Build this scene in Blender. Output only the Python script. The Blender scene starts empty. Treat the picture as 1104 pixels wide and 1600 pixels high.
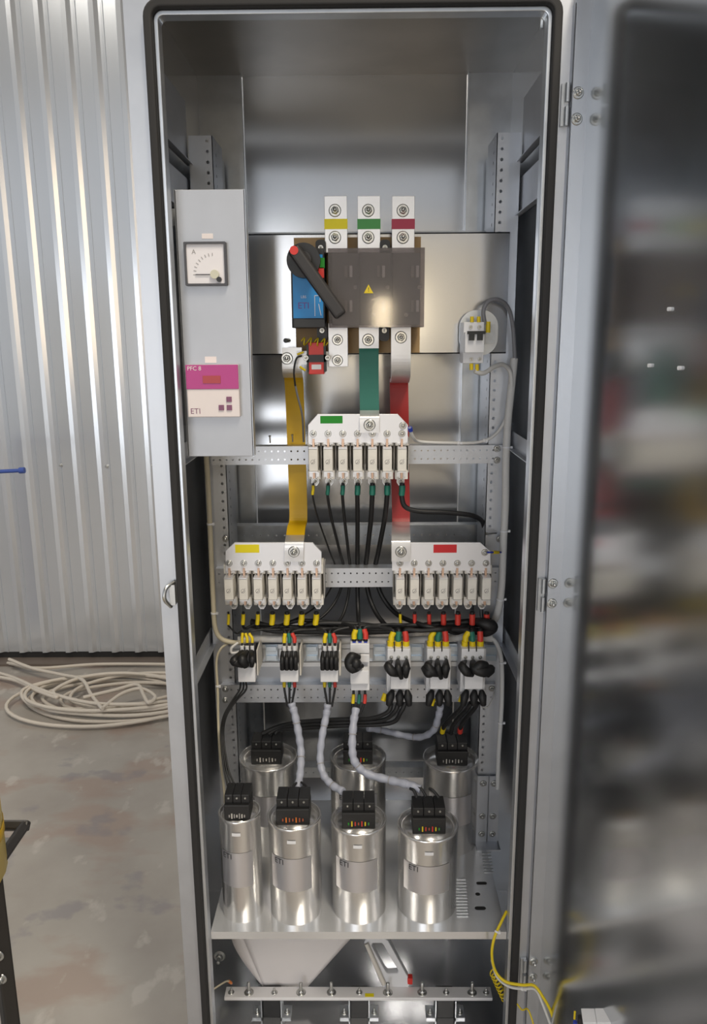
import bpy, bmesh, math, random
from mathutils import Vector, Matrix
random.seed(7)
S = bpy.context.scene
COL = S.collection
# ------------------------------------------------------------------ camera
FPX, CX, CY = 1215.0, 552.0, 800.0
PITCH, YAW, ROLL = 0.2200, -0.0099, 0.0070
CAM = Vector((0.008, -1.134, 1.6))
FWD = Vector((math.sin(YAW)*math.cos(PITCH), math.cos(YAW)*math.cos(PITCH), -math.sin(PITCH)))
_r = Vector((math.cos(YAW), -math.sin(YAW), 0)); _d = FWD.cross(_r)
RGT = _r*math.cos(ROLL) + _d*math.sin(ROLL)
DWN = _d*math.cos(ROLL) - _r*math.sin(ROLL)
cd = bpy.data.cameras.new('camera'); cam = bpy.data.objects.new('camera', cd); COL.objects.link(cam)
cd.sensor_fit = 'VERTICAL'; cd.sensor_height = 36; cd.lens = FPX*36/1600; cd.clip_start = 0.02
m3 = Matrix((RGT, -DWN, -FWD)).transposed()
cam.matrix_world = Matrix.Translation(CAM) @ m3.to_4x4()
S.camera = cam
def at(px, py, Y):
    v = RGT*(px-CX) + DWN*(py-CY) + FWD*FPX
    return CAM + v*((Y-CAM.y)/v.y)
def atz(px, py, Z):
    v = RGT*(px-CX) + DWN*(py-CY) + FWD*FPX
    return CAM + v*((Z-CAM.z)/v.z)
# ------------------------------------------------------------------ light
S.view_settings.view_transform = 'Standard'; S.view_settings.look = 'None'
S.view_settings.exposure = -0.1; S.view_settings.gamma = 1.0; S.view_settings.use_curve_mapping = False
W = bpy.data.worlds.new('hall'); S.world = W; W.use_nodes = True
bgn = W.node_tree.nodes['Background']; bgn.inputs[0].default_value = (0.88, 0.93, 1.0, 1); bgn.inputs[1].default_value = 0.60
def area(name, loc, target, sx, sy, power, color):
    l = bpy.data.lights.new(name, 'AREA'); l.shape = 'RECTANGLE'; l.size = sx; l.size_y = sy
    l.energy = power; l.color = color
    o = bpy.data.objects.new(name, l); COL.objects.link(o); o.location = loc
    o.rotation_euler = (Vector(target)-Vector(loc)).to_track_quat('-Z', 'Y').to_euler()
    return o
area('hall_door_daylight', (-1.5, -5.2, 1.3), (0, 0, 0.8), 2.0, 2.4, 46, (0.88, 0.93, 1.0))
area('ceiling_lamp_right', (0.9, -1.9, 4.6), (0.8, -1.5, 0.0), 0.5, 1.6, 120, (1.0, 0.90, 0.74))
area('ceiling_lamp_left', (-1.8, 0.2, 4.7), (-1.5, 0.9, 0.0), 0.5, 1.8, 68, (1.0, 0.93, 0.83))
area('front_wall_fill', (0.5, -4.0, 4.7), (0.4, -5.4, 0.6), 0.5, 2.4, 105, (1.0, 0.93, 0.84))  # added fill that brightens the beige wall behind the camera
area('rib_highlight_fill', (5.3, -1.0, 2.6), (-1.3, 2.58, 1.6), 0.7, 2.6, 30, (1.0, 0.74, 0.46))  # added warm light, placed so the rib flanks catch highlights
area('cover_highlight_fill', (0.20, -5.4, 1.80), (0.05, 0, 1.6), 0.14, 0.26, 6, (1.0, 0.82, 0.55))  # added small light that makes the bright spot on the smoky cover

# ------------------------------------------------------------------ materials
MATS = {}
def mat(name, col, rough=0.5, metal=0.0, var=0.0, scale=8.0, stretch=(1, 1, 1), rvar=0.0, bump=0.0, alpha=1.0, emit=0.0, col2=None, coat=0.0, detail=4):
    m = bpy.data.materials.new(name); m.use_nodes = True; nt = m.node_tree; b = nt.nodes['Principled BSDF']
    b.inputs['Roughness'].default_value = rough; b.inputs['Metallic'].default_value = metal
    b.inputs['Base Color'].default_value = (*col, 1); b.inputs['Coat Weight'].default_value = coat
    b.inputs['Alpha'].default_value = alpha
    if emit: b.inputs['Emission Color'].default_value = (*col, 1); b.inputs['Emission Strength'].default_value = emit
    if var or rvar or bump or col2:
        tc = nt.nodes.new('ShaderNodeTexCoord'); mp = nt.nodes.new('ShaderNodeMapping'); mp.inputs['Scale'].default_value = stretch
        nz = nt.nodes.new('ShaderNodeTexNoise'); nz.inputs['Scale'].default_value = scale; nz.inputs['Detail'].default_value = detail
        nt.links.new(tc.outputs['Object'], mp.inputs[0]); nt.links.new(mp.outputs[0], nz.inputs['Vector'])
        if var or col2:
            r = nt.nodes.new('ShaderNodeValToRGB'); e = r.color_ramp.elements
            c2 = col2 if col2 else tuple(min(1, c*(1+var)) for c in col); c1 = col if col2 else tuple(c*(1-var) for c in col)
            e[0].position = 0.35; e[1].position = 0.65; e[0].color = (*c1, 1); e[1].color = (*c2, 1)
            nt.links.new(nz.outputs['Fac'], r.inputs[0]); nt.links.new(r.outputs[0], b.inputs['Base Color'])
        if rvar:
            mr = nt.nodes.new('ShaderNodeMapRange'); mr.inputs['To Min'].default_value = rough-rvar; mr.inputs['To Max'].default_value = rough+rvar
            nt.links.new(nz.outputs['Fac'], mr.inputs['Value']); nt.links.new(mr.outputs[0], b.inputs['Roughness'])
        if bump:
            bp = nt.nodes.new('ShaderNodeBump'); bp.inputs['Strength'].default_value = bump; bp.inputs['Distance'].default_value = 0.002
            nt.links.new(nz.outputs['Fac'], bp.inputs['Height']); nt.links.new(bp.outputs[0], b.inputs['Normal'])
    MATS[name] = m; return m
mat('zinc', (0.66, 0.69, 0.73), 0.34, 0.9, var=0.05, scale=30, rvar=0.05)
mat('zinc_panel', (0.63, 0.64, 0.66), 0.16, 0.88, var=0.04, scale=4, rvar=0.03)
mat('zinc_dull', (0.58, 0.60, 0.62), 0.45, 0.85, var=0.08, scale=60, rvar=0.06)
mat('zinc_door', (0.62, 0.64, 0.66), 0.175, 1.0, var=0.04, scale=3, rvar=0.03)
mat('zinc_frame', (0.60, 0.62, 0.66), 0.42, 0.85, var=0.03, scale=20, rvar=0.04)
mat('zinc_matt', (0.50, 0.515, 0.55), 0.5, 0.7, var=0.03, scale=14)
mat('tin', (0.78, 0.78, 0.79), 0.38, 0.8, var=0.04, scale=25)
mat('tin_plate', (0.84, 0.84, 0.87), 0.42, 0.55)
mat('steel_bolt', (0.60, 0.60, 0.58), 0.30, 1.0)
mat('aluminium', (0.80, 0.79, 0.78), 0.23, 0.88, var=0.02, scale=12, stretch=(1, 1, 0.1), rvar=0.02)
mat('copper', (0.66, 0.46, 0.35), 0.4, 0.9)
mat('shelf_zinc', (0.78, 0.79, 0.81), 0.20, 0.62, var=0.04, scale=6, rvar=0.03)
mat('strip_zinc_dark_reflection', (0.42, 0.45, 0.50), 0.3, 1.0, var=0.05, scale=8)  # galvanised strip, its dark reflection put into the base colour
mat('roof_zinc', (0.40, 0.385, 0.36), 0.42, 1.0, var=0.06, scale=10)
mat('clip_zinc', (0.60, 0.68, 0.76), 0.3, 0.9)
mat('bar_tin', (0.86, 0.85, 0.86), 0.45, 0.15)
mat('rubber', (0.022, 0.021, 0.021), 0.7)
mat('black_cable', (0.012, 0.012, 0.013), 0.5)
mat('black_plastic', (0.016, 0.016, 0.017), 0.42)
mat('grey_black', (0.035, 0.032, 0.032), 0.5)
mat('dark_grey', (0.075, 0.075, 0.085), 0.5)
mat('pole_grey', (0.20, 0.19, 0.195), 0.5)
mat('white_plastic', (0.82, 0.82, 0.84), 0.45)
mat('cream_plastic', (0.74, 0.70, 0.63), 0.5)
mat('ceramic', (0.80, 0.77, 0.71), 0.5, var=0.05, scale=40)
mat('holder', (0.62, 0.59, 0.54), 0.55, var=0.06, scale=40)
mat('holder_grey', (0.48, 0.47, 0.46), 0.55)
mat('mark_grey', (0.35, 0.33, 0.32), 0.6)
mat('yellow', (0.80, 0.60, 0.01), 0.45)
mat('bar_yellow', (0.66, 0.40, 0.005), 0.45, var=0.05, scale=10)
mat('green_sleeve', (0.015, 0.17, 0.12), 0.45)
mat('bar_green', (0.02, 0.16, 0.12), 0.5)
mat('red_sleeve', (0.66, 0.05, 0.035), 0.45)
mat('bar_red', (0.36, 0.018, 0.018), 0.45, var=0.08, scale=10)
mat('sticker_yellow', (0.85, 0.72, 0.005), 0.5)
mat('sticker_green', (0.005, 0.26, 0.01), 0.5)
mat('sticker_red', (0.62, 0.02, 0.025), 0.5)
mat('tape_green', (0.06, 0.30, 0.07), 0.5)
mat('tape_red', (0.40, 0.03, 0.07), 0.5)
mat('red_plastic', (0.72, 0.035, 0.025), 0.4)
mat('blue_plastic', (0.004, 0.27, 0.68), 0.4)
mat('wire_blue', (0.03, 0.06, 0.45), 0.45)
mat('print_white', (0.75, 0.80, 0.88), 0.5)
mat('print_violet', (0.16, 0.06, 0.32), 0.5)
mat('print_black', (0.03, 0.03, 0.035), 0.5)
mat('print_plum', (0.24, 0.09, 0.17), 0.5)
mat('magenta', (0.50, 0.045, 0.25), 0.4)
mat('controller_white', (0.86, 0.78, 0.76), 0.45)
mat('display_red', (0.42, 0.01, 0.012), 0.3)
mat('meter_face', (0.85, 0.82, 0.84), 0.4)
mat('meter_knob', (0.66, 0.64, 0.50), 0.4)
mat('board_tan', (0.42, 0.27, 0.12), 0.5, var=0.1, scale=20)
mat('orange', (0.75, 0.20, 0.02), 0.45)
mat('indicator_orange', (0.42, 0.10, 0.04), 0.45)
mat('label_film', (0.74, 0.73, 0.76), 0.34, 0.85)
mat('cable_white', (0.72, 0.71, 0.69), 0.5)
mat('cable_cream', (0.60, 0.54, 0.40), 0.5)
mat('wrap', (0.42, 0.44, 0.52), 0.4)
mat('cable_grey', (0.25, 0.25, 0.27), 0.5)
mat('paper', (0.88, 0.84, 0.83), 0.7)
mat('trolley_black', (0.025, 0.022, 0.02), 0.45)
mat('can_yellow', (0.82, 0.60, 0.14), 0.35)
mat('blue_paint', (0.05, 0.10, 0.38), 0.45)
mat('wall_steel', (0.70, 0.73, 0.77), 0.22, 0.66, var=0.03, scale=1.5, detail=1)
mat('wall_beige', (0.72, 0.67, 0.58), 0.5, 0.0, var=0.08, scale=2)
mat('wall_trim', (0.16, 0.13, 0.11), 0.7)
mat('hall_roof', (0.10, 0.095, 0.09), 0.8, var=0.1, scale=3)
mat('coil_white', (0.66, 0.60, 0.52), 0.55)
# smoky see-through cover
m = bpy.data.materials.new('smoky_cover'); m.use_nodes = True; nt = m.node_tree; nt.nodes.clear()
out = nt.nodes.new('ShaderNodeOutputMaterial'); tr = nt.nodes.new('ShaderNodeBsdfTransparent'); tr.inputs[0].default_value = (0.80, 0.77, 0.77, 1)
gl = nt.nodes.new('ShaderNodeBsdfPrincipled'); gl.inputs['Base Color'].default_value = (0.23, 0.22, 0.225, 1); gl.inputs['Roughness'].default_value = 0.07; gl.inputs['Specular IOR Level'].default_value = 0.8
mx = nt.nodes.new('ShaderNodeMixShader'); mx.inputs[0].default_value = 0.30
nt.links.new(tr.outputs[0], mx.inputs[1]); nt.links.new(gl.outputs[0], mx.inputs[2]); nt.links.new(mx.outputs[0], out.inputs[0]); MATS['smoky_cover'] = m
# stained concrete floor
m = mat('concrete', (0.335, 0.305, 0.275), 0.45, col2=(0.42, 0.395, 0.36), scale=3.2, bump=0.15, detail=8)
nt = m.node_tree; b = nt.nodes['Principled BSDF']; tc = nt.nodes['Texture Coordinate'] if 'Texture Coordinate' in nt.nodes else [n for n in nt.nodes if n.type == 'TEX_COORD'][0]
prev = [n for n in nt.nodes if n.type == 'VALTORGB'][0].outputs[0]
for sc, lo, hi, colr, st, fac in ((2.6, .52, .62, (0.34, 0.25, 0.205), (1, 1.8, 1), .65), (5.0, .60, .66, (0.22, 0.21, 0.235), (1, 1.2, 1), .5), (6.5, .60, .66, (0.52, 0.49, 0.45), (1.6, 1, 1), .6)):
    mp = nt.nodes.new('ShaderNodeMapping'); mp.inputs['Scale'].default_value = st; mp.inputs['Location'].default_value = (sc, 3.1*sc, 0)
    nz = nt.nodes.new('ShaderNodeTexNoise'); nz.inputs['Scale'].default_value = sc; nz.inputs['Detail'].default_value = 6
    rp = nt.nodes.new('ShaderNodeMapRange'); rp.inputs['From Min'].default_value = lo; rp.inputs['From Max'].default_value = hi; rp.inputs['To Max'].default_value = fac
    mxn = nt.nodes.new('ShaderNodeMixRGB'); mxn.inputs[2].default_value = (*colr, 1)
    nt.links.new(tc.outputs['Object'], mp.inputs[0]); nt.links.new(mp.outputs[0], nz.inputs['Vector']); nt.links.new(nz.outputs['Fac'], rp.inputs['Value'])
    nt.links.new(rp.outputs[0], mxn.inputs[0]); nt.links.new(prev, mxn.inputs[1]); prev = mxn.outputs[0]
nt.links.new(prev, b.inputs['Base Color'])
# ------------------------------------------------------------------ mesh helpers
ORG = {}
class MB:
    def __init__(s): s.v = []; s.f = []; s.s = []
    def add(s, vs, fs, sm=False):
        n = len(s.v); s.v += [Vector(p) for p in vs]
        for f in fs: s.f.append([i+n for i in f]); s.s.append(sm)
        return s
    def box(s, x0, x1, y0, y1, z0, z1):
        if x0 > x1: x0, x1 = x1, x0
        if y0 > y1: y0, y1 = y1, y0
        if z0 > z1: z0, z1 = z1, z0
        return s.add([(x, y, z) for x in (x0, x1) for y in (y0, y1) for z in (z0, z1)],
                     [(0, 1, 3, 2), (4, 6, 7, 5), (0, 4, 5, 1), (2, 3, 7, 6), (0, 2, 6, 4), (1, 5, 7, 3)])
    def obox(s, c, u, v, w):                       # oriented box, half-axis vectors
        c, u, v, w = map(Vector, (c, u, v, w))
        return s.add([c+a*u+b*v+d*w for a in (-1, 1) for b in (-1, 1) for d in (-1, 1)],
                     [(0, 1, 3, 2), (4, 6, 7, 5), (0, 4, 5, 1), (2, 3, 7, 6), (0, 2, 6, 4), (1, 5, 7, 3)])
    def prism(s, pts, y0, y1):                     # outline in (x,z), extruded in y
        n = len(pts)
        return s.add([(x, y0, z) for x, z in pts]+[(x, y1, z) for x, z in pts],
                     [list(range(n)), list(range(2*n-1, n-1, -1))]+[(i, i+n, (i+1) % n+n, (i+1) % n) for i in range(n)])
    def ring(s, a, b, y0, y1):                     # flat frame between two outlines
        n = len(a); vs = []
        for y in (y0, y1): vs += [(x, y, z) for x, z in a]+[(x, y, z) for x, z in b]
        fs = []
        for i in range(n):
            j = (i+1) % n
            fs += [(i, j, n+j, n+i), (2*n+i, 3*n+i, 3*n+j, 2*n+j), (i, 2*n+i, 2*n+j, j), (n+i, n+j, 3*n+j, 3*n+i)]
        return s.add(vs, fs)
    def tube(s, pts, r, n=8, cap=True):
        pts = [Vector(p) for p in pts]; k = len(pts); rs = r if isinstance(r, (list, tuple)) else [r]*k
        up = None; vs = []
        for i in range(k):
            t = (pts[min(i+1, k-1)]-pts[max(i-1, 0)]).normalized()
            if up is None:
                up = t.orthogonal().normalized()
            up = (up - t*up.dot(t))
            up = up.normalized() if up.length > 1e-6 else t.orthogonal().normalized()
            sd = t.cross(up)
            for j in range(n):
                a = 2*math.pi*j/n; vs.append(pts[i]+(up*math.cos(a)+sd*math.sin(a))*rs[i])
        s.add(vs, [(i*n+j, i*n+(j+1) % n, (i+1)*n+(j+1) % n, (i+1)*n+j) for i in range(k-1) for j in range(n)], True)
        if cap:
            s.add(vs[:n], [list(range(n-1, -1, -1))]); s.add(vs[-n:], [list(range(n))])
        return s
    def cyl(s, p0, p1, r, n=14, r1=None): return s.tube([p0, p1], [r, r if r1 is None else r1], n)
    def lathe(s, prof, c=(0, 0, 0), n=40):
        c = Vector(c); vs = [c+Vector((r*math.cos(2*math.pi*j/n), r*math.sin(2*math.pi*j/n), z)) for r, z in prof for j in range(n)]
        k = len(prof)
        return s.add(vs, [(i*n+j, i*n+(j+1) % n, (i+1)*n+(j+1) % n, (i+1)*n+j) for i in range(k-1) for j in range(n)], True)
    def perf(s, o, u, v, nu, pu, w, ru, rv):       # strip of cells with a real octagonal hole in each
        o, u, v = Vector(o), Vector(u), Vector(v)
        for i in range(nu):
            c = o+u*(pu*(i+.5))+v*(w*.5); a = pu*.5; b = w*.5; q = .72
            outer = [(a, 0), (a, b), (0, b), (-a, b), (-a, 0), (-a, -b), (0, -b), (a, -b)]
            inner = [(ru, 0), (ru*q, rv*q), (0, rv), (-ru*q, rv*q), (-ru, 0), (-ru*q, -rv*q), (0, -rv), (ru*q, -rv*q)]
            s.add([c+u*x+v*y for x, y in outer]+[c+u*x+v*y for x, y in inner], [(k, (k+1) % 8, 8+(k+1) % 8, 8+k) for k in range(8)])
        return s
    def mesh(s, name, off=Vector((0, 0, 0))):
        me = bpy.data.meshes.new(name); me.from_pydata([p-off for p in s.v], [], s.f)
        me.polygons.foreach_set('use_smooth', s.s); me.update()
        bm = bmesh.new(); bm.from_mesh(me); bmesh.ops.recalc_face_normals(bm, faces=bm.faces); bm.to_mesh(me); bm.free()
        return me
    def build(s, name, material, parent=None, bevel=0.0, label=None, seg=2):
        off = ORG.get(parent.name, Vector((0, 0, 0))) if parent else Vector((0, 0, 0))
        o = bpy.data.objects.new(name, s.mesh(name, off)); COL.objects.link(o); o.data.materials.append(MATS[material])
        if parent: o.parent = parent; ORG[o.name] = off
        if bevel:
            md = o.modifiers.new('bevel', 'BEVEL'); md.width = bevel; md.segments = seg; md.limit_method = 'ANGLE'
        if label: o['label'] = label
        return o
def tag(o, label, cat, group=None):
    o['label'] = label; o['category'] = cat
    if group: o['group'] = group
    return o
def thing(name, label, cat, loc=(0, 0, 0), group=None):
    o = bpy.data.objects.new(name, None); COL.objects.link(o); o.location = loc; o.empty_display_size = .02
    ORG[o.name] = Vector(loc); return tag(o, label, cat, group)
def struct(o): o['kind'] = 'structure'; return o
def copy_tree(o, parent=None):
    c = o.copy(); COL.objects.link(c); c.parent = parent
    for ch in list(o.children): copy_tree(ch, c)
    return c
def rr(x0, x1, z0, z1, r, n=6):
    pts = []
    for cx_, cz_, a0 in ((x1-r, z1-r, 0), (x0+r, z1-r, 90), (x0+r, z0+r, 180), (x1-r, z0+r, 270)):
        for i in range(n+1):
            a = math.radians(a0+90*i/n); pts.append((cx_+r*math.cos(a), cz_+r*math.sin(a)))
    return pts
def spline(pts, sub=7):
    pts = [Vector(p) for p in pts]
    if len(pts) < 3: return pts
    P = [pts[0]*2-pts[1]]+pts+[pts[-1]*2-pts[-2]]; o = []
    for i in range(1, len(P)-2):
        a, b, c, d = P[i-1:i+3]
        for k in range(sub):
            t = k/sub; o.append(.5*((2*b)+(c-a)*t+(2*a-5*b+4*c-d)*t*t+(3*b-a-3*c+d)*t**3))
    o.append(pts[-1]); return o
def pix(pts): return [at(*p) for p in pts]
TXT = {}
def text(mb, s, size, place, extrude=0.0):          # place maps (x, y) of the centred lettering to a 3D point
    if s not in TXT:
        c = bpy.data.curves.new('lettering', 'FONT'); c.body = s; c.align_x = 'CENTER'; c.align_y = 'CENTER'; c.resolution_u = 3; c.size = 1
        o = bpy.data.objects.new('lettering', c); COL.objects.link(o)
        me = bpy.data.meshes.new_from_object(o.evaluated_get(bpy.context.evaluated_depsgraph_get()))
        TXT[s] = ([v.co.copy() for v in me.vertices], [list(p.vertices) for p in me.polygons])
        bpy.data.objects.remove(o); bpy.data.curves.remove(c); bpy.data.meshes.remove(me)
    vs, fs = TXT[s]
    return mb.add([place(v.x*size, v.y*size) for v in vs], fs)
def flat(cx_, y, cz_): return lambda a, b: (cx_+a, y, cz_+b)
BOLT = {}
def bolt(parent, p, r=.0055, name='bolt', stud=.006, axis=(0, -1, 0), material='steel_bolt'):
    key = (r, stud, tuple(axis), name)
    if key not in BOLT:
        a = Vector(axis); b = MB(); b.tube([Vector((0, 0, 0)), a*.0008, a*.0014], [r*1.5, r*1.5, r*1.3], 16); b.tube([a*.0012, a*(.0012+r*.55), a*(.0012+r*.8)], [r*.95, r*.95, r*.7], 6)
        b.tube([a*(.0012+r*.6), a*(.0012+r*.8+stud), a*(.0012+r*.95+stud), a*(.0012+r*1.05+stud)], [r*.5, r*.5, r*.36, r*.08], 10)
        me = b.mesh(name); me.materials.append(MATS[material]); BOLT[key] = me
    o = bpy.data.objects.new(name, BOLT[key]); COL.objects.link(o)
    o.location = Vector(p)-(ORG.get(parent.name, Vector()) if parent else Vector()); o.parent = parent
    return o
def ribbon(mb, pts, w, t):                          # flat bar along pts, width along x
    pts = [Vector(p) for p in pts]; vs = []; k = len(pts)
    for i in range(k):
        d = (pts[min(i+1, k-1)]-pts[max(i-1, 0)]); d.x = 0; d.normalize(); n = Vector((0, d.z, -d.y))
        for sx, sn in ((-1, -1), (1, -1), (1, 1), (-1, 1)): vs.append(pts[i]+Vector((sx*w/2, 0, 0))+n*(sn*t/2))
    fs = [(i*4+j, i*4+(j+1) % 4, i*4+4+(j+1) % 4, i*4+4+j) for i in range(k-1) for j in range(4)]
    return mb.add(vs, fs+[(3, 2, 1, 0), tuple(4*(k-1)+j for j in range(4))])
ORD = ['first', 'second', 'third', 'fourth', 'fifth', 'sixth', 'seventh']
# ================================================================== the hall
b = MB(); b.box(-7, 7, -6, 2.8, -.1, 0); struct(b.build('floor', 'concrete'))
b = MB(); b.box(-7, 7, -6, 2.8, 4.85, 4.95); struct(b.build('ceiling', 'hall_roof'))
def corrugated(x0, x1, y, z0, z1, pitch, depth, sgn, rib=.030, ph=0.0):
    b = MB(); prof = []; x = x0+ph
    prof.append((x0, 0))
    while x < x1-pitch:
        prof += [(x, 0), (x+.006, depth), (x+rib-.016, depth*.86), (x+rib, 0), (x+rib+.012, 0), (x+rib+.015, depth*.3), (x+rib+.020, depth*.3), (x+rib+.023, 0)]; x += pitch
    prof.append((x1, 0)); n = len(prof)
    vs = [(px, y-sgn*d, z) for z in (z0, z1) for px, d in prof]
    b.add(vs, [(i, i+1, n+i+1, n+i) for i in range(n-1)])
    b.box(x0, x1, y+sgn*.01, y+sgn*.05, z0, z1)
    return b
wl = struct(corrugated(-4.5, 4.5, 2.58, .045, 4.8, .118, .016, 1, .042, .045).build('wall_back', 'wall_steel'))
for px, py in ((95, 727), (168, 729), (237, 727)):
    bolt(wl, at(px, py, 2.577), .006, 'screw', 0)
b = MB(); b.box(-4.5, 4.5, 2.585, 2.63, 0, .045); struct(b.build('gap_shade_1', 'rubber'))  # black strip standing in for the shaded gap under the wall sheet
b = MB(); b.box(-4.5, 4.5, 2.50, 2.585, 0, .012); struct(b.build('baseboard_back', 'wall_trim'))
struct(corrugated(-5, 5, -5.6, 0, 2.55, .118, .018, -1, .036).build('wall_front', 'wall_beige'))
# ================================================================== cabinet
CZ1 = 2.085; SH = .606; FLOORZ = at(426, 1593, .115).z
cab = thing('electrical_cabinet', 'tall open galvanised steel switchgear cabinet with door swung out', 'cabinet', (0, .24, 0))
# front frame: stiles and header with a rounded opening, gasket, bright lip
out_o = [(x, z) for x, z in rr(-.3, .3, .02, 2.075, .001)]
b = MB(); b.ring(out_o, rr(-.2725, .2725, .13, 2.0315, .022), 0, .022); b.build('front_frame', 'zinc_frame', cab)
g0, g1 = rr(-.2720, .2720, .13, 2.0310, .022), rr(-.2605, .2605, .1415, 2.0195, .012)
b = MB(); b.ring(g0, g1, -.014, .02); b.build('door_gasket', 'rubber', cab, bevel=.003, seg=3)
b = MB(); b.ring(rr(-.2603, .2603, .142, 2.0193, .012), rr(-.2545, .2545, .148, 2.0135, .008), -.004, .018); b.build('opening_lip', 'zinc', cab, bevel=.0012)
b = MB(); b.box(-.3, -.2975, .022, .485, .02, CZ1); b.build('side_panel', 'zinc_panel', cab)
b = MB(); b.box(.2975, .3, .022, .485, .02, CZ1); b.build('side_panel', 'zinc_panel', cab)
b = MB(); b.box(-.3, .3, 0, .485, CZ1, CZ1+.003); b.build('top_panel', 'roof_zinc', cab)
b = MB(); b.box(-.2125, .2125, .481, .485, FLOORZ, CZ1); b.build('back_panel', 'zinc_panel', cab)
for s in (-1, 1):
    b = MB(); b.box(s*.2135, s*.2975, .474, .485, FLOORZ, CZ1); b.box(s*.2135, s*.2147, .466, .474, FLOORZ, CZ1); b.build('rear_corner_profile', 'zinc', cab)
b = MB(); b.box(-.2975, .2975, .022, .485, FLOORZ-.003, FLOORZ); b.build('bottom_plate', 'zinc_panel', cab)
b = MB(); b.box(-.29, .29, .03, .47, 0, .1); b.build('plinth', 'grey_black', cab)
# posts: C profiles with punched holes on the front flange and the inner web
for s in (-1, 1):
    b = MB(); z0 = SH+.0; z1 = 1.93; n = int((z1-z0)/.0165); p = (z1-z0)/n
    xi, xo = s*.236, s*.276
    b.perf((xi if s > 0 else xi-.018, .26, z0), (0, 0, 1), (1, 0, 0), n, p, .018, .0028, .0026)
    b.box(xi+s*.018, xo, .26, .2615, z0, z1)
    b.perf((xi, .264, z0), (0, 0, 1), (0, 1, 0), n, p, .05, .0028, .0028)
    b.box(xi, xi+s*.0015, .2600, .264, z0, z1); b.box(xi, xi+s*.0015, .314, .35, z0, z1); b.box(xi, xo, .35, .3515, z0, z1)
    b.build('post', 'zinc_frame', cab)
    b = MB(); b.perf((s*.250 if s > 0 else s*.250-.02, .405, z0), (0, 0, 1), (1, 0, 0), n, p, .02, .0028, .003); b.box(s*.25, s*.252, .405, .46, z0, z1); b.box(s*.262, s*.264, .405, .46, z0, z1)
    b.build('rear_post', 'zinc_dull', cab)
    # side braces between front frame and post
    for za, zb in ((1.885, 1.985), (1.80, 1.862), (1.405, 1.435), (1.03, 1.06)):
        b = MB(); b.box(s*.280, s*.2815, .025, .27, za, zb); b.box(s*.270, s*.2815, .025, .27, za, za+.0015); b.build('side_brace', 'zinc_frame', cab)
    b = MB(); b.box(s*.278, s*.2945, .024, .0262, .15, 2.01); b.build('inner_stile_flange', 'zinc', cab)
def rail(px0, px1, py0, py1, Y, name='cross_rail', material='zinc_frame', pitch=.0125, ends=None, rows=2):
    a, c = at((px0+px1)/2, py0, Y), at((px0+px1)/2, py1, Y); z1, z0 = a.z, c.z
    x0, x1 = ends if ends else (at(px0, (py0+py1)/2, Y).x, at(px1, (py0+py1)/2, Y).x)
    n = int((x1-x0)/pitch); p = (x1-x0)/n; h = (z1-z0)/rows; b = MB()
    for k in range(rows): b.perf((x0, Y, z0+k*h), (1, 0, 0), (0, 0, 1), n, p, h, .0016, .0016)
    b.box(x0, x1, Y, Y+.025, z1, z1+.0015); b.box(x0, x1, Y, Y+.025, z0-.0015, z0)
    return b.build(name, material, cab)
R1 = rail(345, 782, 698, 724, .247, ends=(-.262, .262), pitch=.0115)
rail(350, 772, 822, 850, .385, material='zinc_dull', ends=(-.252, .252), pitch=.016, rows=1)
rail(340, 782, 889, 916, .247, ends=(-.262, .262), pitch=.0115)
rail(340, 782, 1071, 1096, .247, ends=(-.262, .262), pitch=.0125)
rail(350, 772, 1200, 1214, .385, material='zinc_dull', ends=(-.252, .252), pitch=.016, rows=1)
rail(390, 790, 363, 372, .40, material='zinc_dull', ends=(-.25, .25), pitch=.0125, rows=1)
for px, py in ((352, 1077), (352, 1094), (352, 842), (776, 701), (776, 719), (780, 842), (768, 1076)):
    bolt(cab, at(px, py, .246), .004, 'rail_bolt', 0)
# contactor mounting strip with top-hat rail
za, zb = at(552, 1008, .25).z, at(552, 1069, .25).z
b = MB(); b.box(-.225, .225, .262, .264, zb, za); b.build('contactor_mounting_strip', 'strip_zinc_dark_reflection', cab)
zr = at(552, 1022, .25).z
b = MB(); b.box(-.24, .24, .250, .2615, zr-.014, zr+.014); b.build('din_rail', 'zinc', cab)
for s in (1, -1):
    b = MB(); b.box(-.24, .24, .2440, .2455, zr+s*.0175-.005, zr+s*.0175+.005); b.box(-.24, .24, .2440, .2500, zr+s*.0128-.001, zr+s*.0128+.001); b.build('din_rail_flange', 'zinc', cab)
for px in (424, 487, 593, 650, 706, 766):
    b = MB(); x = at(px, 1020, .24).x
    for py in (1013, 1027): z = at(px, py, .24).z; b.box(x-.010, x+.010, .236, .2438, z-.0045, z+.0045)
    b.box(x-.012, x+.012, .2400, .2445, at(px, 1033, .24).z, at(px, 1009, .24).z); b.build('din_rail_clip', 'clip_zinc', cab, bevel=.0006)
# device mounting plate
p0, p1 = at(391, 366, .256), at(796, 552, .256)
b = MB(); b.box(-.262, .262, .2540, .2560, p1.z, p0.z); b.box(-.262, .262, .2540, .270, p0.z-.002, p0.z); b.box(-.262, .262, .254, .268, p1.z, p1.z+.002); b.build('mounting_plate', 'zinc_panel', cab)
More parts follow.
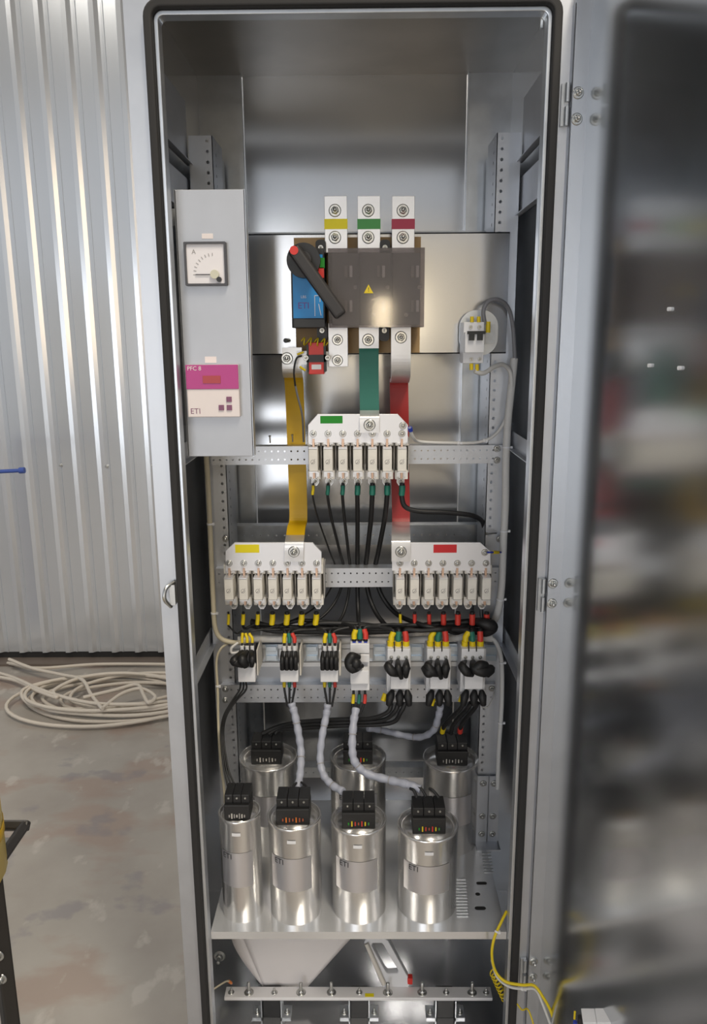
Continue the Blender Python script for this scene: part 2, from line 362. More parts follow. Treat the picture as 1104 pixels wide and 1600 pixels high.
# capacitor shelf with front lip, slots and louvres (slot shade drawn as flat dark patches)
b = MB(); b.box(-.2535, .2535, .012, .40, SH-.002, SH); b.box(-.2535, .2535, .010, .012, SH-.014, SH+.0005); shelf = b.build('capacitor_shelf', 'shelf_zinc', cab)
def slot_shade(px, py, w, d, nm='slot_shade'):
    p = atz(px, py, SH+.0003); q = MB(); q.prism([], 0, 0) if False else None
    pts = [(x, y) for x, y in rr(p.x-w/2, p.x+w/2, p.y-d/2, p.y+d/2, min(w, d)*.49, 4)]
    q.add([(x, y, SH+.0004) for x, y in pts], [list(range(len(pts)))]); q.build(nm, 'rubber', shelf)
for px, py, w, d in ((752, 1380, .02, .008), (746, 1397, .009, .008), (750, 1419, .02, .009), (369, 1420, .018, .007)): slot_shade(px, py, w, d)
for k in range(13):
    p = atz(719+k*.25, 1374+k*4.8, SH); b = MB(); b.box(p.x-.010, p.x+.010, p.y-.0015, p.y+.0015, SH, SH+.0018); b.build('louvre', 'zinc_dull', shelf)
for k in range(11):
    p = atz(757+k*.6, 1313+k*5, SH); b = MB(); b.box(p.x-.009, p.x+.009, p.y-.0015, p.y+.0015, SH, SH+.0018); b.build('louvre', 'zinc_dull', shelf)
# right foot bracket
f0 = atz(768, 1309, SH)
b = MB(); zt = at(768, 1212, .255).z; b.box(.236, .257, .252, .2545, SH, zt); b.box(.259, .279, .252, .2545, SH, zt); b.box(.234, .281, .225, .2545, SH, SH+.003); fb = b.build('foot_bracket', 'zinc_frame', cab)
for zz in (SH+.02, SH+.06, zt-.015):
    for x in (.247, .268): bolt(fb, (x, .2518, zz), .0045, 'bracket_bolt', 0)
# latch keeper on the left stile
p = at(268, 926, 0)
b = MB(); b.obox(p+Vector((.004, -.006, 0)), (.004, 0, 0), (0, .006, 0), (0, 0, .016)); b.tube(spline([p+Vector(q) for q in ((.006, -.004, .018), (-.004, -.016, .012), (-.006, -.02, -.004), (.0, -.008, -.02))]), .003, 8); b.build('latch_keeper', 'steel_bolt', cab)
# corner clips inside the opening
p = at(848, 18, .02); b = MB(); b.box(p.x-.017, p.x, .018, .024, p.z-.005, p.z); b.box(p.x-.003, p.x, .018, .024, p.z-.02, p.z); b.build('corner_clip', 'steel_bolt', cab)
# door, opened just past square
HX, HY = .288, -.010; OA = math.radians(6.5)
DV = Vector((math.sin(OA), -math.cos(OA), 0)); DN = Vector((-math.cos(OA), -math.sin(OA), 0)); H0 = Vector((HX, HY, 0)); RD = .022
def dp(u, n, z): return H0+DV*u-DN*RD+DN*n+Vector((0, 0, z))      # u along door, n out of the panel towards the cabinet
def dbox(mb, u0, u1, n0, n1, z0, z1):
    return mb.obox((dp(u0, n0, z0)+dp(u1, n1, z1))/2, DV*((u1-u0)/2), DN*((n1-n0)/2), (0, 0, (z1-z0)/2))
b = MB(); dbox(b, 0, .60, -.0015, 0, .02, 2.04); door = b.build('door', 'zinc_door', cab)
b = MB(); dbox(b, -.0015, 0, -.0015, RD, .02, 2.04); dbox(b, -.0115, 0, RD-.0015, RD, .02, 2.02); b.build('door_edge', 'zinc_frame', door)
b = MB(); dbox(b, .60, .6015, -.0015, RD, .02, 2.04); b.build('door_edge', 'zinc_frame', door)
b = MB(); dbox(b, 0, .60, -.0015, RD, 2.04, 2.0415); b.build('door_edge', 'zinc_frame', door)
def doorpt(px, py, n=0.0):
    v = RGT*(px-CX)+DWN*(py-CY)+FWD*FPX; q = dp(0, n, 0); t = (q-CAM).dot(DN)/v.dot(DN); return CAM+v*t
for px, py in ((1047, 483), (1016, 571), (1063, 575)):
    b = MB(); c = doorpt(px, py); b.cyl(c, c+DN*.003, .0022, 10); b.build('door_stud', 'white_plastic', door)
for ya, yb in ((145, 186), (912, 943), (1503, 1527)):
    for y in (ya, yb):
        zz = at(900 if y < 300 else 855 if y < 1200 else 822, y, HY).z
        bolt(door, dp(0, .013, zz), .0052, 'hinge_bolt', .004, axis=tuple(DV))
    zm = (at(890, ya, 0).z+at(890, yb, 0).z)/2
    b = MB(); b.box(.2765, .286, -.005, -.0005, zm-.026, zm+.026); b.cyl((.2835, -.008, zm-.026), (.2835, -.008, zm-.003), .003, 12); b.cyl((.2835, -.008, zm+.003), (.2835, -.008, zm+.026), .003, 12); b.build('hinge', 'zinc_dull', door)
# ================================================================== instrument panel
PY = .032
x0, x1 = -.2535, -.1535; z1, z0 = at(330, 296, PY).z, at(345, 713, PY).z
ip = thing('instrument_panel', 'narrow grey folded sheet panel carrying the meter and controller', 'panel', ((x0+x1)/2, PY, z0))
b = MB(); b.box(x0, x1, PY, PY+.0018, z0, z1); b.build('panel_face', 'zinc_matt', ip, bevel=.0006)
b = MB(); b.box(x1-.0018, x1, PY, PY+.022, z0, z1); b.build('panel_flange', 'zinc', ip)
b = MB(); b.box(x0, x0+.0018, PY, PY+.06, z0, z1); b.build('panel_flange', 'zinc_dull', ip)
for zz in (z0+.03, z1-.03):
    b = MB(); b.box(x0-.03, x0+.03, PY+.045, PY+.047, zz-.012, zz+.012); b.build('mounting_tab', 'zinc_dull', ip)
for px, py, w, h in ((324, 369, .016, .007), (329, 562, .017, .009)):
    p = at(px, py, PY); b = MB(); b.box(p.x-w/2, p.x+w/2, PY-.0006, PY, p.z-h/2, p.z+h/2); b.build('paper_tag', 'controller_white', ip)
# meter
c = at(322.5, 413, PY); w = .030
pm = thing('panel_meter', 'square white-faced needle meter with dark rim on grey panel', 'meter', (c.x, PY, c.z))
b = MB(); b.ring(rr(c.x-w, c.x+w, c.z-w, c.z+w, .001, 1), rr(c.x-w+.003, c.x+w-.003, c.z-w+.003, c.z+w-.003, .001, 1), PY-.009, PY); b.build('bezel', 'dark_grey', pm)
b = MB(); b.box(c.x-w+.003, c.x+w-.003, PY-.0055, PY, c.z-w+.003, c.z+w-.003); b.build('dial', 'meter_face', pm)
b = MB(); b.box(c.x-.015, c.x+.008, PY-.0075, PY-.007, c.z-.0155, c.z-.0140); b.build('needle', 'dark_grey', pm)
b = MB()
for k in range(9):
    a = math.radians(92+k*11); o = Vector((c.x+.011, 0, c.z-.0145)); d = Vector((math.cos(a), 0, math.sin(a)))
    b.obox(o+d*.0275+Vector((0, PY-.0058, 0)), d*.002, (0, .0003, 0), Vector((-d.z, 0, d.x))*.0004)
b.build('scale_marks', 'mark_grey', pm)
b = MB(); text(b, 'A', .009, flat(c.x-.0165, PY-.0059, c.z+.0165)); b.build('lettering', 'mark_grey', pm)
b = MB(); b.cyl((c.x+.0125, PY-.0055, c.z-.0145), (c.x+.0125, PY-.010, c.z-.0145), .0062, 20); b.build('pivot_cover', 'meter_knob', pm)
b = MB(); b.cyl((c.x+.0185, PY-.0055, c.z-.0215), (c.x+.0185, PY-.010, c.z-.0215), .0036, 14); b.build('zero_screw', 'black_plastic', pm)
# controller
a0, a1 = at(331, 570, PY-.012), at(332, 652, PY-.012); cxn = at(332, 611, PY-.012).x; hw = .0385; zs = at(331, 608, PY-.012).z
pc = thing('power_controller', 'magenta and white square controller with red display on grey panel', 'controller', (cxn, PY, (a0.z+a1.z)/2))
b = MB(); b.box(cxn-hw, cxn+hw, PY-.010, PY, a1.z, a0.z); b.build('case', 'controller_white', pc, bevel=.0012)
b = MB(); b.box(cxn-hw, cxn+hw, PY-.0115, PY-.0095, zs, a0.z); b.build('front_film', 'magenta', pc, bevel=.0006)
p = at(330.5, 593, PY-.012); b = MB(); b.box(p.x-.013, p.x+.013, PY-.0125, PY-.0115, p.z-.0055, p.z+.0055); b.build('display', 'display_red', pc)
p = at(303, 576, PY-.012); b = MB(); text(b, 'PFC 8', .0085, flat(p.x, PY-.0118, p.z)); b.build('lettering', 'controller_white', pc)
p = at(305, 643, PY-.012); b = MB(); text(b, 'ETI', .0115, flat(p.x, PY-.0103, p.z)); b.build('lettering', 'print_plum', pc)
for px, py in ((357.5, 624), (345.5, 637), (358, 637)):
    p = at(px, py, PY-.012); b = MB(); b.box(p.x-.0038, p.x+.0038, PY-.0118, PY-.0095, p.z-.0038, p.z+.0038); b.build('button', 'print_plum', pc)
# ================================================================== isolator switch
YB, YF = .254, .150
iso = thing('isolator_switch', 'large isolator switch with blue mechanism, black handle and smoky cover', 'switch', at(558, 512, YB))
p0, p1 = at(459, 372, .248), at(655, 551, .248); b = MB(); b.box(p0.x, p1.x, .244, .254, p1.z, p0.z); b.build('backing_board', 'board_tan', iso)
# mechanism
p0, p1 = at(453, 388, YF+.012), at(508, 512, YF+.012)
b = MB(); b.box(p0.x, p1.x, YF+.014, .244, p1.z, p0.z); b.box(p0.x+.003, p1.x, YF+.004, YF+.02, p1.z, p1.z+.014); b.build('mechanism_housing', 'black_plastic', iso, bevel=.001)
q0, q1 = at(456, 398, YF+.01), at(505, 497, YF+.01)
b = MB(); b.box(q0.x, q1.x, YF+.010, YF+.014, q1.z, q0.z); fp = b.build('mechanism_cover', 'blue_plastic', iso)
for s, size, px, py, mt in (('LBS', .006, 474, 464, 'print_white'), ('ETI', .014, 474, 478, 'print_violet')):
    p = at(px, py, YF+.01); b = MB(); text(b, s, size, flat(p.x, YF+.0095, p.z)); b.build('lettering', mt, fp)
p = at(496, 478, YF+.01); b = MB()
for dx, dz, w, h in ((-.0045, 0, .0005, .016), (0, .016, .005, .0005), (.004, .011, .0005, .005)): b.box(p.x+dx-w, p.x+dx+w, YF+.0092, YF+.0098, p.z+dz-h, p.z+dz+h)
b.obox((p.x+.0035, YF+.0095, p.z-.006), (.0018, 0, -.009), (0, .0003, 0), (.0005, 0, .0001)); b.build('symbol', 'print_white', fp)
def top_tab(px, py0, py1, nm='pole_lug'):
    c = at(px, (py0+py1)/2, .205); h = abs(at(px, py0, .205).z-at(px, py1, .205).z)/2; r = .0085
    b = MB(); b.prism(rr(c.x-r, c.x+r, c.z-h, c.z+h, r*.7, 5), .2, .245); o = b.build(nm, 'black_plastic', iso); bolt(o, (c.x, .2, c.z), .003, 'screw', 0)
for px in (501, 601): top_tab(px, 375, 400)
for px in (503, 600): top_tab(px, 500, 533)
for px, py, mt in ((502, 411, 'sticker_green'), (501, 426, 'red_plastic')):
    p = at(px, py, YF+.008); b = MB(); b.box(p.x-.004, p.x+.005, YF+.008, YF+.016, p.z-.008, p.z+.008); b.build('position_mark', mt, iso)
# handle
c = at(474, 407, YF-.004); b = MB(); b.cyl((c.x, YF+.010, c.z), (c.x, YF-.008, c.z), .0265, 32); b.build('handle_disc', 'black_plastic', iso, bevel=.003)
h0, h1 = at(457, 387, YF-.024), at(533, 494, YF-.024); d = (h1-h0); L = d.length; d.normalize(); sd = Vector((-d.z, 0, d.x))
b = MB(); b.obox((h0+h1)/2, d*(L/2), sd*.0105, (0, .008, 0)); hd = b.build('handle', 'grey_black', iso, bevel=.005, seg=3)
b = MB(); b.cyl((c.x, YF-.008, c.z), (c.x, YF-.02, c.z), .013, 20); b.build('handle_hub', 'grey_black', iso)
e = at(459, 391, YF-.033); b = MB(); b.cyl((e.x, YF-.033, e.z), (e.x, YF-.0315, e.z), .0066, 20); b.build('red_cap', 'red_plastic', hd)
# pole block behind the smoky cover
p0, p1 = at(512, 388, YF+.004), at(662, 511, YF+.004)
b = MB(); b.box(p0.x+.004, p1.x-.004, .19, .244, p1.z+.004, p0.z-.004); blk = b.build('pole_block', 'pole_grey', iso, bevel=.001)
for px in (548, 599, 652):
    for py in (424, 478):
        for k, dx in enumerate((-8, 0)):
            q = at(px+dx, py, .18); b = MB(); b.box(q.x-.0022, q.x+.0022, .180, .19, q.z-.009, q.z+.009); b.build('contact_window', 'mark_grey' if k == 0 else 'tin', blk)
for px in (562, 612):
    q = at(px, 450, .18); b = MB(); b.box(q.x-.0015, q.x+.0015, .168, .19, p1.z+.006, p0.z-.006); b.build('pole_divider', 'grey_black', blk)
for px, py in ((555, 449), (605, 449), (655, 449), (531, 487), (583, 492), (634, 492)):
    bolt(blk, at(px, py, .19), .0022, 'screw', 0)
b = MB(); b.box(p0.x, p1.x, YF+.003, YF+.0045, p1.z, p0.z)
for a_, c_ in ((p0.x, p0.x+.0015), (p1.x-.0015, p1.x)): b.box(a_, c_, YF+.0045, .235, p1.z, p0.z)
b.box(p0.x+.0015, p1.x-.0015, YF+.0045, .235, p0.z-.0015, p0.z); b.box(p0.x+.0015, p1.x-.0015, YF+.0045, .235, p1.z, p1.z+.0015)
cov = b.build('smoky_cover', 'smoky_cover', iso)
p = at(575.5, 452, YF+.002); b = MB(); b.prism([(p.x-.0075, p.z-.006), (p.x+.0075, p.z-.006), (p.x, p.z+.0075)], YF+.0024, YF+.003); wt = b.build('warning_triangle', 'yellow', cov)
b = MB(); b.box(p.x-.0005, p.x+.0005, YF+.002, YF+.0024, p.z-.001, p.z+.003); b.box(p.x-.0005, p.x+.0005, YF+.002, YF+.0024, p.z-.0035, p.z-.0022); b.build('warning_mark', 'print_black', wt)
# line terminals
for (px, w), mt in zip(((524, 32), (576, 32), (630, 31)), ('sticker_yellow', 'tape_green', 'tape_red')):
    t0, t1 = at(px, 306, .205), at(px, 395, .205); hw = .0185
    b = MB(); b.box(t0.x-hw, t0.x+hw, .205, .211, t1.z, t0.z); t = b.build('line_terminal', 'tin', iso, bevel=.0006)
    for k, py in enumerate((329, 371)): bolt(t, at(px-1, py, .205), .0068, 'bolt', .006 if k == 0 else .004)
    q0, q1 = at(px, 342, .205), at(px, 358, .205); b = MB(); b.box(t0.x-hw-.0004, t0.x+hw+.0004, .2044, .2116, q1.z, q0.z); b.build('phase_tape', mt, t)
# load terminals under the cover
q0, q1 = at(527.5, 505, .205), at(527.5, 573, .205); b = MB(); b.box(q0.x-.0165, q0.x+.0165, .205, .211, q1.z, q0.z); b.box(at(462, 552, .205).x, q0.x-.0165, .206, .210, at(527, 562, .205).z, at(527, 549, .205).z)
t = b.build('load_terminal', 'tin', iso, bevel=.0006)
for py in (531, 563): bolt(t, at(527, py, .205), .0062, 'bolt', .004)
# ================================================================== busbars
def busbar(label, cols, segs, bolts, w=.033, t=.005):
    root = thing('busbar', label, 'busbar', at(*segs[0][1][0]), 'phase busbars')
    for nm, pts, mt in segs:
        b = MB(); ribbon(b, spline(pix(pts), 6), w, t); b.build(nm, mt, root)
    for q in bolts: bolt(root, at(*q), .0068, 'bolt', .004)
    return root
busbar('green-sleeved busbar hanging below the middle isolator pole', 'g', [
    ('tinned_end', [(576, 508, .203), (576, 530, .203), (576, 544, .204)], 'tin'),
    ('sleeve', [(576, 543, .204), (576, 555, .208), (576.3, 600, .212), (577, 640, .208), (577, 650, .204)], 'bar_green'),
    ('tinned_end', [(577, 643, .200), (577, 650, .188), (577, 656, .1845), (577, 676, .1845)], 'tin')], [(575, 531, .2), (577, 664, .1818)])
busbar('red-sleeved busbar from the right isolator pole down to the red-marked plate', 'r', [
    ('tinned_end', [(626, 508, .203), (626, 530, .203), (626, 565, .204), (626, 582, .214), (625, 592, .235), (624, 596, .262)], 'tin'),
    ('sleeve', [(623, 590, .262), (623, 606, .27), (624, 660, .272), (625, 740, .272), (626, 800, .270), (626, 819, .262)], 'bar_red'),
    ('tinned_end', [(626, 817, .262), (626, 824, .235), (626, 834, .205), (626, 845, .188), (626, 850, .1845), (626, 877, .1845)], 'tin')], [(626, 527, .2), (626, 862, .1818)])
busbar('yellow-sleeved busbar running down to the yellow-marked plate', 'y', [
    ('tinned_end', [(456, 543, .205), (456, 560, .205), (456, 578, .205), (457, 588, .225)], 'tin'),
    ('sleeve', [(457, 584, .225), (459, 596, .255), (461, 640, .270), (463, 700, .272), (465, 760, .272), (466, 810, .270), (463, 824, .245), (461, 840, .215)], 'bar_yellow'),
    ('tinned_end', [(461, 838, .215), (460, 845, .193), (459.5, 852, .1845), (459, 877, .1845)], 'tin')], [(448, 560, .202), (459, 862, .1818)])
# current transformer
c = at(494, 560, .190)
ct = thing('current_transformer', 'small red and black current transformer around the upper busbar', 'transformer', c)
b = MB(); b.box(c.x-.013, c.x+.013, .188, .222, c.z-.026, c.z+.026); b.build('red_shell', 'red_plastic', ct, bevel=.001)
b = MB(); b.box(c.x-.0165, c.x+.0165, .186, .224, c.z-.006, c.z+.006); b.box(c.x-.0158, c.x-.0125, .186, .224, c.z-.022, c.z+.022); b.box(c.x+.0125, c.x+.0158, .186, .224, c.z-.022, c.z+.022); b.build('black_frame', 'black_plastic', ct)
b = MB(); b.box(c.x-.008, c.x+.008, .1872, .188, c.z-.018, c.z-.010); b.build('paper_tag', 'white_plastic', ct)
b = MB(); b.box(c.x-.034, c.x-.0165, .198, .204, c.z-.010, c.z+.012); b.build('terminal_lug', 'tin_plate', ct)
for dx in (-.017, .019): bolt(ct, (c.x+dx, .186, c.z+.001), .003, 'screw', .002)
pts = []
for k in range(60):
    tt = k/59; ang = tt*2*math.pi*4; q = at(470+tt*42, 533+tt*2, .188); pts.append(q+Vector((.003*math.sin(ang), .006*math.cos(ang), .006*math.sin(ang))))
b = MB(); b.tube(pts, .0011, 6); tag(b.build('sense_wire', 'yellow'), 'thin yellow wire curled into a spring above the red transformer', 'wire')
sw = thing('sense_wire', 'thin grey and black wire from the red transformer past yellow busbar', 'wire', at(467, 570, .185))
b = MB(); b.tube(spline(pix([(471, 556, .19), (463, 560, .185), (459, 580, .185), (461, 603, .19)])), .0016, 8); b.build('black_end', 'black_cable', sw)
b = MB(); b.tube(spline(pix([(460.6, 600, .19), (465, 620, .2), (472, 650, .22), (474, 690, .262)])), .0018, 8); b.build('grey_jacket', 'cable_grey', sw)
for pa, pb in (((466, 554), (474, 550)), ((469, 575), (477, 579))):
    pass
b = MB(); b.cyl(at(464, 554, .188), at(474, 550, .190), .0018, 8); b.build('ferrule', 'yellow', sw)
b = MB(); b.cyl(at(468, 573, .188), at(477, 579, .190), .0020, 8); b.build('ferrule', 'yellow', sw)
# ================================================================== fuse rows
YR = .247                                           # rail face
def holder_proto():
    r = thing('fuse_holder', 'x', 'fuse holder', (0, 0, 0), 'fuse holders')
    b = MB(); b.box(-.0105, .0105, -.018, 0, -.038, .036); b.box(-.0112, -.0095, -.03, -.018, -.030, .030); b.box(.0095, .0112, -.03, -.018, -.030, .030); b.build('base', 'holder', r, bevel=.0008)
    b = MB(); b.box(.0117, .0131, -.048, 0, -.026, .034); b.build('partition', 'holder_grey', r)
    for s, nm in ((1, 'upper_contact'), (-1, 'lower_contact')):
        b = MB(); z = s*.0285
        b.box(-.0075, .0075, -.024, -.018, z-.006, z+.006)
        for x in (-1, 1): b.box(x*.0022, x*.0045, -.056, -.024, z-.0055, z+.0055); b.obox((x*.0062, -.05, z), (.0022, x*0, 0), (0, .005, 0), (0, 0, .004))
        b.build(nm, 'tin', r)
    for z0_, z1_ in ((.0215, .0385), (-.037, -.0215)):
        b = MB()
        for x in (-1, 1): b.box(x*.0046, x*.0112, -.054, -.018, z0_, z1_)
        b.build('clip', 'ceramic', r, bevel=.001)
    b = MB(); b.prism([(-.0065, -.034), (.0065, -.034), (.0068, -.047), (.003, -.053), (-.003, -.053), (-.0068, -.047)], -.030, -.024); b.build('lower_terminal', 'tin', r)
    bolt(r, (0, -.030, -.0445), .0038, 'terminal_bolt', .003)
    return r
def fuse_proto():
    r = thing('fuse_link', 'x', 'fuse', (0, 0, 0), 'fuse links')
    b = MB(); b.box(-.0078, .0078, -.076, -.036, -.0195, .0195); b.build('ceramic_body', 'ceramic', r, bevel=.0015)
    b = MB(); b.box(-.0073, .0073, -.077, -.037, .0195, .0215); b.build('end_cap', 'tin', r)
    b = MB(); b.box(-.0073, .0073, -.077, -.037, -.0215, -.0195); b.build('end_cap', 'tin', r)
    b = MB(); b.box(-.0018, .0018, -.062, -.03, .0215, .034); b.build('blade', 'copper', r)
    b = MB(); b.box(-.0018, .0018, -.062, -.03, -.034, -.0215); b.build('blade', 'copper', r)
    b = MB(); n = 14
    b.ring([(.0038*math.cos(2*math.pi*k/n)-.0005, .0038*math.sin(2*math.pi*k/n)-.003) for k in range(n)], [(.003*math.cos(2*math.pi*k/n)-.0005, .003*math.sin(2*math.pi*k/n)-.003) for k in range(n)], -.0763, -.0759)
    b.obox((-.001, -.0761, -.0045), (.0022, 0, .0022), (0, .0002, 0), (.0004, 0, -.0004)); b.box(.002, .0034, -.0763, -.0759, .0005, .0015); b.build('printed_mark', 'mark_grey', r)
    return r
hp, fp_ = holder_proto(), fuse_proto(); first = [True]
ROWS = {}
def fuse_row(name, pxs, pyc, outline, sticker, smat, plate_label, extra_bolts):
    xs = []
    yp = .188
    pts = [at(px, py, yp) for px, py in outline]
    dpz = thing('distribution_plate', plate_label, 'busbar plate', at(outline[0][0], outline[0][1], yp), 'distribution plates')
    b = MB(); b.prism([(p.x, p.z) for p in pts], yp, yp+.005); b.build('plate', 'tin_plate', dpz, bevel=.0006)
    s0, s1 = at(sticker[0], sticker[1], yp), at(sticker[2], sticker[3], yp); b = MB(); b.box(s0.x, s1.x, yp-.0004, yp, s1.z, s0.z); b.build('phase_sticker', smat, dpz)
    for q in extra_bolts: bolt(dpz, at(*q, yp), .0042, 'bolt', .003)
    for k in (0, 6):                                # posts that carry the plate from the rail
        x = at(pxs[k], pyc, YR).x
    for i, px in enumerate(pxs):
        c = at(px, pyc, YR-.076); x = c.x; z = c.z; xs.append((x, z))
        h = hp if first[0] else copy_tree(hp); f = fp_ if first[0] else copy_tree(fp_); first[0] = False
        h.location = (x, YR, z); f.location = (x, YR, z)
        h['label'] = f'pale fuse base holding the {ORD[i]} fuse from the left, {name}-marked row'
        f['label'] = f'white ceramic fuse, {ORD[i]} from the left in the {name}-marked row'
        h['group'] = f'fuse bases of the {name} row'; f['group'] = f'fuses of the {name} row'
        bolt(dpz, (x, yp, z+.043), .0040, 'terminal_bolt', .003)
    ROWS[name] = xs
def lin(a, c, n=7): return [a+(c-a)*k/(n-1) for k in range(n)]
fuse_row('green', lin(489, 628), 719, [(481, 692), (481, 664), (496, 647), (621, 647), (637, 664), (637, 692)], (500, 650, 535, 661.5), 'sticker_green',
         'white tinned bus plate with green sticker above the upper fuses', [(629, 665)])
fuse_row('yellow', lin(357, 494), 921, [(352, 892), (352, 861), (366, 848), (488, 848), (502, 863), (502, 892)], (367, 851, 405, 863.5), 'sticker_yellow',
         'white tinned bus plate with yellow sticker above lower left fuses', [])
fuse_row('red', lin(625, 760), 921, [(612, 892), (612, 848), (750, 848), (766, 862), (766, 892)], (677, 851, 713, 863.5), 'sticker_red',
         'white tinned bus plate with red sticker above lower right fuses', [(757, 863)])
# ================================================================== circuit breaker
YM = .175
cb = thing('circuit_breaker', 'two-pole white miniature circuit breaker with black toggles', 'circuit breaker', at(741, 569, YM))
p0, p1 = at(726, 503, YM), at(757, 551, YM); b = MB(); b.box(p0.x, p1.x, YM+.014, .235, at(741, 568, YM).z, p0.z); b.build('body', 'white_plastic', cb, bevel=.001)
q0, q1 = at(726, 519, YM), at(757, 551, YM); b = MB(); b.box(p0.x+.001, p1.x-.001, YM, YM+.02, q1.z, q0.z); b.build('nose', 'white_plastic', cb, bevel=.001)
q = at(741.5, 526, YM); b = MB(); b.box(p0.x+.004, p1.x, YM-.004, YM+.002, q.z+.004, q.z+.009)
for px in (736, 749): x = at(px, 526, YM).x; b.box(x-.0045, x+.0045, YM-.005, YM+.002, q.z-.006, q.z+.004)
b.build('toggle', 'black_plastic', cb)
for px, py in ((735, 511), (748.5, 511), (736, 561), (749, 561)):
    bolt(cb, at(px, py, YM+.0135), .0022, 'screw', 0, material='mark_grey')
for px, py, h in ((737, 499, 9), (747.5, 499, 9), (736, 573, 10), (745, 574, 10)):
    a, c = at(px, py-h/2, .19), at(px, py+h/2, .19); b = MB(); b.cyl(a, c, .0032, 10); b.build('wire_ferrule', 'yellow', cb)
b = MB(); q = at(762, 514, .2); b.cyl(q+Vector((0, 0, .012)), q-Vector((0, 0, .006)), .004, 10); b.build('wire_ferrule', 'yellow', cb)
q = at(748, 522, .24)
b = MB(); b.prism(rr(q.x-.034, q.x+.032, q.z-.036, q.z+.040, .028, 8), .238, .241); b.build('bracket', 'zinc', cb)
b = MB(); b.box(q.x-.03, q.x+.026, .230, .2375, q.z-.016, q.z+.016); b.build('rail_clip', 'zinc_dull', cb)
# ================================================================== cables
def cable(name, label, pts, r, material='black_cable', group=None, sleeves=(), ties=(), n=8, cat='cable'):
    P = spline(pix(pts), 6); root = thing(name, label, cat, P[0], group)
    b = MB(); b.tube(P, r, n); b.build('jacket', material, root)
    for i0, i1, mt in sleeves:
        b = MB(); b.tube(P[i0:i1], r*1.0+.0011, n); b.build('sleeve', mt, root)
    for i in ties:
        d = (P[min(i+1, len(P)-1)]-P[i-1]).normalized(); b = MB(); b.tube([P[i]-d*.0015, P[i]+d*.0015], r+.0012, n); b.obox(P[i]+Vector((r+.002, -.001, 0)), (.002, 0, 0), (0, .002, 0), (0, 0, .002)); b.build('cable_tie', 'white_plastic', root)
    return root
# contactors -------------------------------------------------------
CONT = [  # px centre, white body x0,x1, kind
    (385, 371, 399, 'a'), (452, 437, 466, 'b'), (514, 500, 528, 'b'), (561, 547, 577, 'c'), (622, 604, 641, 'd'), (684, 666, 703, 'd'), (738, 720, 757, 'd')]
YC = .168
CLAB = ['leftmost white contactor with black wire loop over its front', 'second contactor from left, black wires over its upper half, slim', 'third contactor from left, black wires over its upper half, slim',
        'fourth contactor from left, white top block and round black wire knot', 'fifth contactor from left, wide and white with three black leads', 'sixth contactor from left, wide and white with black leads at left', 'rightmost wide white contactor, black lead bulging to its right']
def blob(parent, pts, rs):
    P = pix(pts); b = MB(); k = len(P); Q = spline(P, 5); R = [rs[min(int(i/5), k-1)]+(rs[min(int(i/5)+1, k-1)]-rs[min(int(i/5), k-1)])*((i % 5)/5) for i in range(len(Q))]
    b.tube(Q, R, 8); b.build('resistor_lead', 'black_cable', parent)
